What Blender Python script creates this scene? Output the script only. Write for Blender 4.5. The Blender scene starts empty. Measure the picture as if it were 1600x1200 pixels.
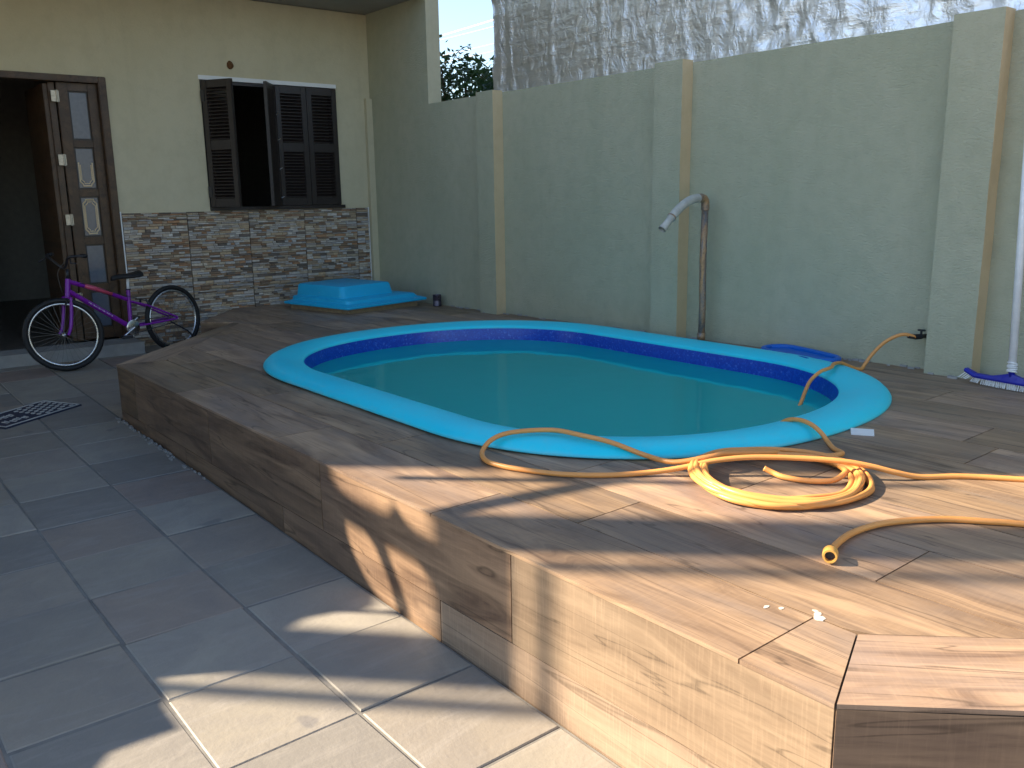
import bpy, bmesh, math, random
from mathutils import Vector, Matrix, noise
R = math.radians
random.seed(7)
S = bpy.context.scene
COL = S.collection

# ------------------------------------------------------------------ camera, world, sun, exposure
F_PX, YAW, PITCH, ROLL, EYE = 1372.1, R(39.1005), R(12.1784), R(-0.8735), 1.40
fw = Vector((math.sin(YAW)*math.cos(PITCH), math.cos(YAW)*math.cos(PITCH), -math.sin(PITCH)))
rt = Vector((math.cos(YAW), -math.sin(YAW), 0)); up = rt.cross(fw)
rt2 = rt*math.cos(ROLL)+up*math.sin(ROLL); up2 = -rt*math.sin(ROLL)+up*math.cos(ROLL)
cam = bpy.data.cameras.new('camera'); camo = bpy.data.objects.new('camera', cam); COL.objects.link(camo)
camo.matrix_world = Matrix(((rt2.x, up2.x, -fw.x, 0), (rt2.y, up2.y, -fw.y, 0), (rt2.z, up2.z, -fw.z, EYE), (0, 0, 0, 1)))
cam.sensor_width = 36; cam.sensor_fit = 'HORIZONTAL'; cam.lens = 36*F_PX/1600
cam.clip_start = 0.05; cam.clip_end = 3000
S.camera = camo

SUN_AZ, SUN_EL = R(-44.5), R(32)          # azimuth from +Y towards +X of the place the sun stands
w = bpy.data.worlds.new('World'); S.world = w; w.use_nodes = True
nt = w.node_tree; nt.nodes.clear()
sky = nt.nodes.new('ShaderNodeTexSky'); sky.sky_type = 'NISHITA'; sky.sun_disc = False
sky.sun_elevation = SUN_EL; sky.sun_rotation = SUN_AZ
sky.air_density = 1.0; sky.dust_density = 0.35; sky.ozone_density = 1.6
bg = nt.nodes.new('ShaderNodeBackground'); bg.inputs[1].default_value = 0.076
wo = nt.nodes.new('ShaderNodeOutputWorld')
nt.links.new(sky.outputs[0], bg.inputs[0]); nt.links.new(bg.outputs[0], wo.inputs[0])
sun = bpy.data.lights.new('sun', 'SUN'); sun.energy = 4.4; sun.angle = R(0.6); sun.color = (1.0, 0.85, 0.65)
suno = bpy.data.objects.new('sun', sun); COL.objects.link(suno)
sd = Vector((-math.sin(SUN_AZ)*math.cos(SUN_EL), -math.cos(SUN_AZ)*math.cos(SUN_EL), -math.sin(SUN_EL)))
suno.rotation_euler = sd.to_track_quat('-Z', 'Y').to_euler(); suno.location = (-20, 20, 15)
S.view_settings.view_transform = 'Standard'; S.view_settings.look = 'None'
S.view_settings.gamma = 1; S.view_settings.use_curve_mapping = False
S.view_settings.exposure = 2.02
S.render.engine = 'CYCLES'; S.cycles.max_bounces = 8; S.cycles.diffuse_bounces = 5; S.cycles.transparent_max_bounces = 8

# ------------------------------------------------------------------ mesh helpers
class MB:
    def __init__(s): s.v = []; s.f = []; s.c = []
    def add(s, vs, fs, col=None):
        b = len(s.v); s.v += [Vector(p) for p in vs]
        s.f += [tuple(i+b for i in f) for f in fs]; s.c += [col]*len(fs)
        return s
    def box(s, a, b, col=None):
        x0, y0, z0 = a; x1, y1, z1 = b
        return s.add([(x0,y0,z0),(x1,y0,z0),(x1,y1,z0),(x0,y1,z0),(x0,y0,z1),(x1,y0,z1),(x1,y1,z1),(x0,y1,z1)],
              [(0,3,2,1),(4,5,6,7),(0,1,5,4),(1,2,6,5),(2,3,7,6),(3,0,4,7)], col)
    def bbox(s, a, b, bev=.004, col=None):      # box with chamfered long edges
        bm = bmesh.new(); bmesh.ops.create_cube(bm, size=1)
        for v in bm.verts: v.co = Vector(((a[i]+b[i])/2+(b[i]-a[i])*v.co[i] for i in range(3)))
        bmesh.ops.bevel(bm, geom=bm.edges[:]+bm.verts[:], offset=bev, segments=2, affect='EDGES')
        bm.verts.index_update()
        s.add([v.co.copy() for v in bm.verts], [[v.index for v in f.verts] for f in bm.faces], col); bm.free(); return s
    def prism(s, poly, z0, z1, col=None, zf=None):     # poly in xy, counter-clockwise
        n = len(poly)
        vs = [(p[0], p[1], z0 if zf is None else zf(p[0], p[1])+z0) for p in poly]+[(p[0], p[1], z1 if zf is None else zf(p[0], p[1])+z1) for p in poly]
        fs = [tuple(range(n-1, -1, -1)), tuple(range(n, 2*n))]+[(i, (i+1) % n, n+(i+1) % n, n+i) for i in range(n)]
        return s.add(vs, fs, col)
    def tube(s, path, r, seg=8, cap=True, col=None):
        path = [Vector(p) for p in path]; n = len(path)
        rs = r if isinstance(r, (list, tuple)) else [r]*n
        t0 = (path[1]-path[0]).normalized()
        a = t0.orthogonal().normalized(); vs = []
        for i, p in enumerate(path):
            t = (path[min(i+1, n-1)]-path[max(i-1, 0)]).normalized()
            a = (a-t*a.dot(t)); a = a.normalized() if a.length > 1e-6 else t.orthogonal().normalized()
            b = t.cross(a)
            for k in range(seg):
                th = 2*math.pi*k/seg; vs.append(p+(a*math.cos(th)+b*math.sin(th))*rs[i])
        fs = [(i*seg+k, i*seg+(k+1) % seg, (i+1)*seg+(k+1) % seg, (i+1)*seg+k) for i in range(n-1) for k in range(seg)]
        if cap: fs += [tuple(range(seg-1, -1, -1)), tuple((n-1)*seg+k for k in range(seg))]
        return s.add(vs, fs, col)
    def ring(s, c, ax1, ax2, rad, r, n=40, seg=8, flat=1.0):    # torus in the plane of ax1, ax2
        c = Vector(c); ax1 = Vector(ax1).normalized(); ax2 = Vector(ax2).normalized(); nn = ax1.cross(ax2)
        vs = []
        for i in range(n):
            th = 2*math.pi*i/n; d = ax1*math.cos(th)+ax2*math.sin(th)
            for k in range(seg):
                ph = 2*math.pi*k/seg; vs.append(c+d*(rad+r*math.cos(ph))+nn*r*flat*math.sin(ph))
        fs = [(i*seg+k, ((i+1) % n)*seg+k, ((i+1) % n)*seg+(k+1) % seg, i*seg+(k+1) % seg) for i in range(n) for k in range(seg)]
        return s.add(vs, fs)
    def lathe(s, c, prof, n=20, axis=(0, 0, 1)):   # prof: (radius, height)
        c = Vector(c); az = Vector(axis).normalized(); a = az.orthogonal().normalized(); b = az.cross(a); m = len(prof)
        vs = [c+az*h+(a*math.cos(2*math.pi*k/n)+b*math.sin(2*math.pi*k/n))*r for (r, h) in prof for k in range(n)]
        fs = [(i*n+k, i*n+(k+1) % n, (i+1)*n+(k+1) % n, (i+1)*n+k) for i in range(m-1) for k in range(n)]
        return s.add(vs, fs)
    def mesh(s, name, smooth=False):
        me = bpy.data.meshes.new(name); me.from_pydata([tuple(v) for v in s.v], [], s.f)
        if any(c is not None for c in s.c):
            at = me.color_attributes.new('Col', 'FLOAT_COLOR', 'CORNER'); i = 0
            for p, c in zip(me.polygons, s.c):
                c = c or (.5, .5, .5)
                for _ in p.loop_indices: at.data[i].color = (*c, 1); i += 1
        if smooth:
            for p in me.polygons: p.use_smooth = True
        me.update(); return me
    def build(s, name, mat, parent=None, smooth=False, fix=False, angle=None):
        me = s.mesh(name, smooth)
        if fix:
            bm = bmesh.new(); bm.from_mesh(me); bmesh.ops.recalc_face_normals(bm, faces=bm.faces[:]); bm.to_mesh(me); bm.free()
        if angle is not None: me.set_sharp_from_angle(angle=angle)
        me.materials.append(mat); return link(name, me, parent)
def link(name, me, parent=None):
    o = bpy.data.objects.new(name, me); COL.objects.link(o)
    if parent is not None:
        o.parent = parent; o.matrix_parent_inverse = inv_of(parent)
    return o
def inv_of(p):
    m = p.matrix_basis.copy(); q = p
    while q.parent is not None:
        m = q.matrix_parent_inverse @ m; q = q.parent; m = q.matrix_basis @ m
    return m.inverted()
def tag(o, label=None, cat=None, group=None, kind=None):
    if label: o['label'] = label
    if cat: o['category'] = cat
    if group: o['group'] = group
    if kind: o['kind'] = kind
    return o
def thing(name, loc, label, cat, group=None):
    o = bpy.data.objects.new(name, None); COL.objects.link(o); o.location = loc; o.empty_display_size = .1
    o.matrix_basis = Matrix.Translation(loc)
    return tag(o, label, cat, group)
def spline(pts, n=8):
    P = [Vector(p) for p in pts]; out = []
    for i in range(len(P)-1):
        a = P[max(i-1, 0)]; b = P[i]; c = P[i+1]; d = P[min(i+2, len(P)-1)]
        for k in range(n):
            t = k/n
            out.append(.5*((2*b)+(c-a)*t+(2*a-5*b+4*c-d)*t*t+(3*b-a-3*c+d)*t**3))
    out.append(P[-1]); return out

# ------------------------------------------------------------------ material helpers
class NT:
    def __init__(s, name):
        s.m = bpy.data.materials.new(name); s.m.use_nodes = True; s.t = s.m.node_tree; s.t.nodes.clear()
        s.out = s.t.nodes.new('ShaderNodeOutputMaterial')
    def n(s, typ, **kw):
        nd = s.t.nodes.new('ShaderNode'+typ)
        for k, v in kw.items():
            if k.startswith('i_'):
                key = k[2:]; key = int(key) if key.isdigit() else key.replace('_', ' ')
                s.set(nd.inputs[key], v)
            else: setattr(nd, k, v)
        return nd
    def set(s, inp, v):
        if isinstance(v, bpy.types.NodeSocket): s.t.links.new(v, inp)
        elif isinstance(v, bpy.types.Node): s.t.links.new(v.outputs[0], inp)
        else:
            if isinstance(v, (tuple, list)) and len(v) == 3 and inp.type == 'RGBA': v = (*v, 1)
            inp.default_value = v
    def coords(s, kind='Object'): return s.n('TexCoord').outputs[kind]
    def scaled(s, v, sc): return s.n('VectorMath', operation='MULTIPLY', i_0=v, i_1=sc)
    def noise(s, v, scale=5, detail=4, rough=.5, dist=0): return s.n('TexNoise', i_Vector=v, i_Scale=scale, i_Detail=detail, i_Roughness=rough, i_Distortion=dist).outputs[0]
    def ramp(s, fac, stops):
        r = s.n('ValToRGB', i_0=fac); e = r.color_ramp.elements
        while len(e) < len(stops): e.new(.5)
        for el, (p, c) in zip(e, stops):
            el.position = p; el.color = (c, c, c, 1) if isinstance(c, (int, float)) else (*c, 1)
        return r.outputs[0]
    def mix(s, fac, a, b, mode='MIX'):
        m = s.n('Mix', data_type='RGBA', blend_type=mode); s.set(m.inputs[0], fac); s.set(m.inputs[6], a); s.set(m.inputs[7], b); return m.outputs[2]
    def math(s, op, a, b=0): return s.n('Math', operation=op, i_0=a, i_1=b).outputs[0]
    def bump(s, h, strength=.3, dist=.01, normal=None):
        b = s.n('Bump', i_Height=h, i_Strength=strength, i_Distance=dist)
        if normal is not None: s.set(b.inputs['Normal'], normal)
        return b.outputs[0]
    def pbr(s, color, rough=.6, metal=0, spec=.5, normal=None, **kw):
        p = s.n('BsdfPrincipled'); s.set(p.inputs['Base Color'], color); s.set(p.inputs['Roughness'], rough); s.set(p.inputs['Metallic'], metal)
        s.set(p.inputs['Specular IOR Level'], spec)
        if normal is not None: s.set(p.inputs['Normal'], normal)
        for k, v in kw.items(): s.set(p.inputs[k.replace('_', ' ')], v)
        s.t.links.new(p.outputs[0], s.out.inputs[0]); return s.m

def m_plain(name, c, rough=.5, metal=0, spec=.5, var=.25, scale=14, bump=.0):
    m = NT(name); v = m.coords(); n = m.noise(v, scale, 5, .6)
    col = m.mix(n, tuple(x*(1-var) for x in c), tuple(min(1, x*(1+var)) for x in c))
    rr = m.math('ADD', m.math('MULTIPLY', m.noise(v, scale*2.3, 4), .25), rough-.12)
    return m.pbr(col, rr, metal, spec, m.bump(m.noise(v, scale*6, 3), bump, .002) if bump else None)

def m_stucco(name, c, c2, bump=.5, grain=70):
    m = NT(name); v = m.coords()
    big = m.noise(m.scaled(v, (1, 1, .45)), 1.6, 5, .6, .4); med = m.noise(v, 9, 5, .6)
    streak = m.noise(m.scaled(v, (7, 7, .55)), 1.0, 5, .65)
    col = m.mix(m.ramp(big, [(.3, 0), (.7, 1)]), c, c2)
    col = m.mix(m.math('MULTIPLY', m.ramp(med, [(.45, 0), (.75, 1)]), .35), col, tuple(x*.8 for x in c))
    col = m.mix(m.math('MULTIPLY', m.ramp(streak, [(.55, 0), (.8, 1)]), .3), col, tuple(x*.72 for x in c2))
    z = m.n('SeparateXYZ', i_0=v).outputs[2]
    damp = m.ramp(m.math('ADD', m.math('MULTIPLY', z, 1.3), m.math('MULTIPLY', m.noise(v, 4, 6, .65), .9)), [(.72, 1), (1.12, 0)])
    col = m.mix(m.math('MULTIPLY', damp, .28), col, tuple(x*.55 for x in c))
    g = m.noise(m.scaled(v, (1, .55, 1.5)), grain, 4, .65, .6); g2 = m.noise(v, grain*.3, 4, .6)
    h = m.math('ADD', m.ramp(g, [(.35, 0), (.7, 1)]), m.math('MULTIPLY', g2, .8))
    return m.pbr(col, .92, 0, .2, m.bump(h, bump, .006))

def m_wood(name, light, dark, grey, rough=.42, saw=.25, blotch=.6):
    m = NT(name); tc = m.coords(); rnd = m.n('ObjectInfo').outputs['Random']
    off = m.n('CombineXYZ', i_0=m.math('MULTIPLY', rnd, 61), i_1=m.math('MULTIPLY', rnd, 137), i_2=m.math('MULTIPLY', rnd, 23))
    v = m.n('VectorMath', operation='ADD', i_0=tc, i_1=off).outputs[0]
    vs = m.scaled(v, (9, .9, 9))
    warp = m.noise(m.scaled(v, (4, .8, 4)), 1.0, 3, .5, .3)
    vs2 = m.n('VectorMath', operation='ADD', i_0=vs, i_1=m.n('CombineXYZ', i_0=m.math('MULTIPLY', warp, 3.5))).outputs[0]
    n1 = m.noise(vs2, 1.0, 7, .62, .9); n2 = m.noise(m.scaled(v, (60, 3.0, 60)), 1.0, 6, .7)
    n3 = m.noise(m.scaled(v, (3.2, .9, 3.2)), 1.3, 5, .6, .5)
    c = m.mix(m.ramp(n1, [(.30, 0), (.62, 1)]), dark, light)
    c = m.mix(m.math('MULTIPLY', m.ramp(n3, [(.44, 0), (.66, 1)]), blotch), c, grey)
    c = m.mix(m.math('MULTIPLY', m.ramp(n2, [(.50, 0), (.76, 1)]), .45), c, tuple(x*.7 for x in dark))
    crk = m.noise(m.scaled(v, (7, .45, 7)), 1.0, 3, .5, 1.2)
    c = m.mix(m.ramp(crk, [(.485, 0), (.497, .65), (.509, 0)]), c, tuple(x*.4 for x in dark))
    sw = m.noise(m.scaled(v, (9, 130, 9)), 1.0, 4, .6)
    c = m.mix(m.math('MULTIPLY', m.ramp(sw, [(.5, 0), (.75, 1)]), saw), c, tuple(min(1, x*1.35) for x in light))
    tone = m.math('ADD', m.math('MULTIPLY', rnd, .42), .80)
    c = m.n('VectorMath', operation='MULTIPLY', i_0=c, i_1=m.n('CombineXYZ', i_0=tone, i_1=tone, i_2=m.math('ADD', m.math('MULTIPLY', rnd, .5), .75))).outputs[0]
    dust = m.noise(tc, 3.3, 6, .7)
    rr = m.math('ADD', m.math('MULTIPLY', dust, .35), rough-.15)
    h = m.math('ADD', m.math('MULTIPLY', n2, .6), m.math('MULTIPLY', sw, .4))
    return m.pbr(c, rr, 0, .4, m.bump(h, .22, .003))

def m_slate(name):
    m = NT(name); tc = m.coords(); rnd = m.n('ObjectInfo').outputs['Random']
    off = m.n('CombineXYZ', i_0=m.math('MULTIPLY', rnd, 71), i_1=m.math('MULTIPLY', rnd, 33), i_2=m.math('MULTIPLY', rnd, 19))
    v = m.n('VectorMath', operation='ADD', i_0=tc, i_1=off).outputs[0]
    base = m.ramp(rnd, [(0, (.24, .215, .178)), (.22, (.33, .30, .245)), (.42, (.265, .19, .155)), (.6, (.30, .265, .21)), (.8, (.20, .185, .163)), (1, (.35, .29, .215))])
    n1 = m.noise(v, 3.5, 7, .65, .7); n2 = m.noise(m.scaled(v, (3, 14, 3)), 1, 6, .65, 1.0); n3 = m.noise(v, 45, 4, .6)
    c = m.mix(m.math('MULTIPLY', m.ramp(n1, [(.35, 0), (.7, 1)]), .5), base, (.175, .16, .15))
    c = m.mix(m.math('MULTIPLY', m.ramp(n2, [(.5, 0), (.72, 1)]), .45), c, (.33, .30, .265))
    c = m.mix(m.math('MULTIPLY', m.ramp(n3, [(.6, 0), (.8, 1)]), .3), c, (.16, .15, .15))
    spot = m.noise(v, 7.5, 2, .5)
    c = m.mix(m.math('MULTIPLY', m.ramp(spot, [(.70, 0), (.76, 1)]), .5), c, (.13, .125, .13))
    h = m.math('ADD', m.math('MULTIPLY', n1, .8), m.math('MULTIPLY', n3, .35))
    return m.pbr(c, m.math('ADD', m.math('MULTIPLY', n1, .35), .38), 0, .35, m.bump(h, .6, .007))

M = {}
M['wall'] = m_stucco('wall_paint', (.41, .415, .29), (.485, .47, .34), .7)
M['cream'] = m_stucco('cream_paint', (.54, .48, .32), (.60, .535, .37), .18, 40)
M['bounce_cream'] = m_stucco('cream_with_bounce', (.60, .45, .26), (.64, .50, .31), .3, 60)  # cream paint with warm bounce light put into the colour
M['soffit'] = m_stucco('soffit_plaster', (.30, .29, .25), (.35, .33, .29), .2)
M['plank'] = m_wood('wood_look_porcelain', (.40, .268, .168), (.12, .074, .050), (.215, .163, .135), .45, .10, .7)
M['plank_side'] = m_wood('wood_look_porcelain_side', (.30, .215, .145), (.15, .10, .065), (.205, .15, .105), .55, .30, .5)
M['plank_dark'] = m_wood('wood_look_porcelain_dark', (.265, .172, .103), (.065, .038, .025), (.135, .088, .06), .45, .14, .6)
M['grout_deck'] = m_plain('deck_joint', (.085, .07, .06), .9)
M['slate'] = m_slate('slate_tile')
M['grout'] = m_plain('pale_grout', (.19, .178, .158), .95, 0, .2, .55, 11, .6)
M['concrete'] = m_plain('concrete', (.30, .29, .27), .9, 0, .2, .3, 9, .6)
M['white'] = m_plain('white_paint', (.78, .78, .76), .5, 0, .4, .06)
M['splash'] = m_plain('dried_splash', (.50, .45, .39), .8, 0, .2, .5, 90)
M['darkwood'] = m_plain('dark_varnished_wood', (.021, .014, .012), .42, 0, .5, .4, 22, .3)
M['doorwood'] = m_wood('door_wood', (.085, .045, .02), (.035, .018, .009), (.055, .03, .016), .4, 0, .5)
M['cladgap'] = m_plain('cladding_joint', (.16, .12, .09), .9)
M['gold'] = m_plain('gold_line_paint', (.62, .48, .30), .5)
M['interior'] = m_plain('interior_plaster', (.33, .31, .28), .9, 0, .2)
M['intfloor'] = m_plain('interior_floor', (.10, .085, .075), .35)
M['black'] = m_plain('black_rubber', (.012, .012, .013), .6, 0, .4)
M['blackplastic'] = m_plain('black_plastic', (.018, .018, .022), .4)
M['steel'] = m_plain('steel', (.62, .62, .62), .28, 1.0)
M['spoke'] = m_plain('dull_spoke', (.16, .155, .15), .5, .6)
M['brass'] = m_plain('worn_hinge', (.45, .40, .32), .45, .8, .5, .5, 60)
M['violet'] = m_plain('violet_bike_paint', (.20, .012, .32), .3, 0, .5, .15)
M['pink'] = m_plain('pink_decal', (.62, .09, .16), .35)

def m_cyan():
    m = NT('cyan_gelcoat'); v = m.coords(); n = m.noise(v, 2.2, 6, .65); s = m.noise(v, 26, 4, .6)
    c = m.mix(m.ramp(n, [(.3, 0), (.75, 1)]), (.004, .63, .80), (.02, .70, .83))
    c = m.mix(m.math('MULTIPLY', m.ramp(s, [(.52, 0), (.8, 1)]), .28), c, (.16, .58, .66))
    z = m.n('SeparateXYZ', i_0=v).outputs[2]
    low = m.ramp(m.math('ADD', m.math('MULTIPLY', m.math('SUBTRACT', z, .357), 18), m.math('MULTIPLY', m.noise(v, 6, 5, .65), .8)), [(.45, 1), (.95, 0)])
    c = m.mix(m.math('MULTIPLY', low, .38), c, (.42, .40, .33))
    scr = m.noise(m.scaled(v, (30, 4, 30)), 1, 5, .7)
    c = m.mix(m.math('MULTIPLY', m.ramp(scr, [(.60, 0), (.75, 1)]), .22), c, (.30, .62, .68))
    return m.pbr(c, m.math('ADD', m.math('MULTIPLY', n, .35), .22), 0, .45, m.bump(s, .06, .002))
M['cyan'] = m_cyan()
def m_cover():
    m = NT('faded_blue_fibreglass'); v = m.coords(); n = m.noise(v, 5, 6, .65)
    c = m.mix(n, (.003, .38, .68), (.02, .50, .78)); sp = m.noise(v, 60, 2)
    c = m.mix(m.ramp(sp, [(.72, 0), (.78, .6)]), c, (.5, .6, .65))
    return m.pbr(c, m.math('ADD', m.math('MULTIPLY', n, .3), .28), 0, .4, m.bump(n, .12, .004))
M['cover'] = m_cover()
M['basin'] = m_plain('basin_gelcoat', (.01, .32, .42), .5, 0, .4, .2, 4)
M['basinfloor'] = m_plain('algae_basin', (.005, .14, .14), .8, 0, .2, .3, 5)
def m_band():
    m = NT('speckled_blue_band'); v = m.coords(); vo = m.n('TexVoronoi', i_Vector=v, i_Scale=85).outputs['Color']
    r = m.n('SeparateColor', i_0=vo).outputs[0]
    c = m.mix(m.ramp(r, [(.35, 0), (.95, 1)]), (.001, .045, .36), (.004, .075, .46))
    c = m.mix(m.ramp(r, [(.93, 0), (.98, .35)]), c, (.12, .22, .55))
    return m.pbr(c, .3)
M['band'] = m_band()
def m_water():
    m = NT('murky_water'); v = m.coords()
    n = m.noise(m.scaled(v, (1.0, 1.0, 1)), 2.4, 2, .5); n2 = m.noise(v, 9, 2, .5)
    bp = m.bump(m.math('ADD', n, m.math('MULTIPLY', n2, .12)), .16, .02)
    dif = m.n('BsdfDiffuse', i_Color=(.01, .44, .43)); tr = m.n('BsdfTransparent', i_Color=(.45, .85, .85))
    body = m.n('MixShader', i_0=.16, i_1=dif, i_2=tr)
    gl = m.n('BsdfGlossy', i_Roughness=.015, i_Normal=bp, i_Color=(.50, .90, .94)); fr = m.n('Fresnel', i_IOR=1.33, i_Normal=bp)
    mx = m.n('MixShader', i_0=fr, i_1=body, i_2=gl); m.t.links.new(mx.outputs[0], m.out.inputs[0]); return m.m
M['water'] = m_water()
def m_foil():
    m = NT('aluminium_foil'); v = m.coords()
    n = m.noise(m.scaled(v, (1, 1.0, .8)), 9, 6, .62, .8); r = m.n('TexVoronoi', i_Vector=m.scaled(v, (1, 1, .7)), i_Scale=5, feature='DISTANCE_TO_EDGE').outputs[0]
    h = m.math('ADD', n, m.math('MULTIPLY', m.ramp(r, [(0, 1), (.06, 0)]), .05))
    fine = m.noise(m.scaled(v, (1, .7, 6)), 6, 4, .6)
    h = m.math('ADD', h, m.math('MULTIPLY', fine, .4))
    c = m.mix(n, (.76, .79, .83), (.90, .91, .93))
    return m.pbr(c, .40, 1.0, .5, m.bump(h, .8, .02))
M['foil'] = m_foil()
def m_stones():
    m = NT('ledge_stone'); v = m.coords(); a = m.n('VertexColor', layer_name='Col').outputs[0]
    n = m.noise(m.scaled(v, (1, 1, 2)), 26, 6, .7); n2 = m.noise(v, 110, 3)
    c = m.mix(m.ramp(n, [(.35, 0), (.7, 1)]), m.mix(.45, a, (.10, .085, .07)), a)
    return m.pbr(c, .85, 0, .25, m.bump(m.math('ADD', n, m.math('MULTIPLY', n2, .4)), .5, .006))
M['stones'] = m_stones()
M['hose'] = m_plain('orange_hose', (.70, .30, .08), .38, 0, .5, .16, 5)
M['hose_yellow'] = m_plain('yellow_connector', (.76, .40, .09), .35)
M['rustpipe'] = m_plain('weathered_copper_pipe', (.30, .175, .095), .5, .45, .5, .6, 18, .4)
def m_rust():
    m = NT('weathered_copper_pipe'); v = m.coords(); n = m.noise(m.scaled(v, (9, 9, 2.2)), 2.0, 6, .65, .8); n2 = m.noise(v, 70, 4)
    c = m.mix(m.ramp(n, [(.42, 0), (.58, 1)]), (.17, .16, .15), (.42, .245, .12)); c = m.mix(m.math('MULTIPLY', m.ramp(n2, [(.5, 0), (.75, 1)]), .5), c, (.10, .065, .04))
    return m.pbr(c, m.math('ADD', m.math('MULTIPLY', n2, .4), .25), .25, .5, m.bump(n2, .4, .003))
M['rustpipe'] = m_rust()
M['greypipe'] = m_plain('grey_plastic_pipe', (.44, .43, .38), .5, 0, .4, .4, 22, .3)
M['blue'] = m_plain('deep_blue_plastic', (.012, .018, .30), .38)
M['netblue'] = m_plain('net_blue_plastic', (.004, .12, .48), .4)
M['bristle'] = m_plain('white_bristle', (.80, .80, .78), .7)
M['polewhite'] = m_plain('white_aluminium', (.80, .81, .82), .35)
M['mat'] = m_plain('dark_blue_rubber_mat', (.022, .026, .05), .75)
M['matdot'] = m_plain('mat_relief', (.40, .39, .36), .7)
M['bark'] = m_plain('bark', (.10, .07, .05), .9, 0, .2, .4, 30, .6)
M['rubble'] = m_plain('mortar_crumb', (.33, .32, .30), .95, 0, .2, .3)
M['timber'] = m_plain('weathered_timber', (.30, .21, .12), .8, 0, .3, .4, 20, .4)
M['nest'] = m_plain('mud', (.13, .065, .03), .95, 0, .1, .4, 60, .8)
def m_glass():
    m = NT('frosted_pane'); v = m.coords(); n = m.noise(v, 35, 4)
    return m.pbr(m.mix(n, (.055, .075, .115), (.09, .115, .16)), .22, 0, .6)
M['pane'] = m_glass()
def m_leaf(name, a, b):
    m = NT(name); rnd = m.noise(m.coords(), 9, 2); c = m.mix(m.ramp(rnd, [(.35, 0), (.65, 1)]), a, b)
    p = m.n('BsdfPrincipled'); m.set(p.inputs['Base Color'], c); p.inputs['Roughness'].default_value = .45
    tr = m.n('BsdfTranslucent', i_Color=(.06, .13, .03)); mx = m.n('MixShader', i_0=.25, i_1=p, i_2=tr)
    m.t.links.new(mx.outputs[0], m.out.inputs[0]); return m.m
M['leaf'] = m_leaf('leaf', (.018, .05, .022), (.05, .10, .035))
M['dirt'] = m_plain('earth', (.16, .14, .11), .95, 0, .2, .3, 2, .5)
M['cable'] = m_plain('grey_cable', (.42, .42, .43), .5)
M['cablepale'] = m_plain('pale_cable', (.85, .84, .80), .4)

# ------------------------------------------------------------------ measures of the place (metres; +Y along the wall, +X towards the wall)
XW, YF = 5.013, 8.49                       # boundary wall face, house front
def deckz(x, y): return .361-.0095*(y-3.5)*(x-1.54)/3.47
def patz(y): return .024*(y-5.95)
PC = (3.43, 3.91)                          # pool centre
def pool_pt(off, th):                      # oval: straight sides, squarish round ends; off = inset from the outer lip
    a, b, L = 1.34-off, 1.26-off, .70
    n = 2/2.2; c, s = math.cos(th), math.sin(th)
    x = a*math.copysign(abs(c)**n, c); y = b*math.copysign(abs(s)**n, s)
    return (PC[0]+x, PC[1]+y+(L if s > 0 else -L))
def pool_half(off, y):                     # half width of the oval at depth y (None outside)
    a, b, L = 1.34-off, 1.26-off, .70
    d = abs(y-PC[1])-L
    if d <= 0: return a
    if d >= b: return None
    return a*(1-(d/b)**2.2)**(1/2.2)

# ------------------------------------------------------------------ setting: ground, patio
g = MB().add([(-400, -400, -.5), (400, -400, -.5), (400, 400, -.5), (-400, 400, -.5)], [(0, 1, 2, 3)]).build('ground', M['dirt'])
tag(g, kind='structure')
pt = MB().prism([(-9, -9), (1.535, -9), (1.535, .2), (1.535, 6.0), (2.72, 7.3), (3.4, 8.3), (3.4, YF+.1), (-9, YF+.1)], -.3, -.0045, zf=lambda x, y: patz(y)).build('patio', M['grout'])
tag(pt, kind='structure')
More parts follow.
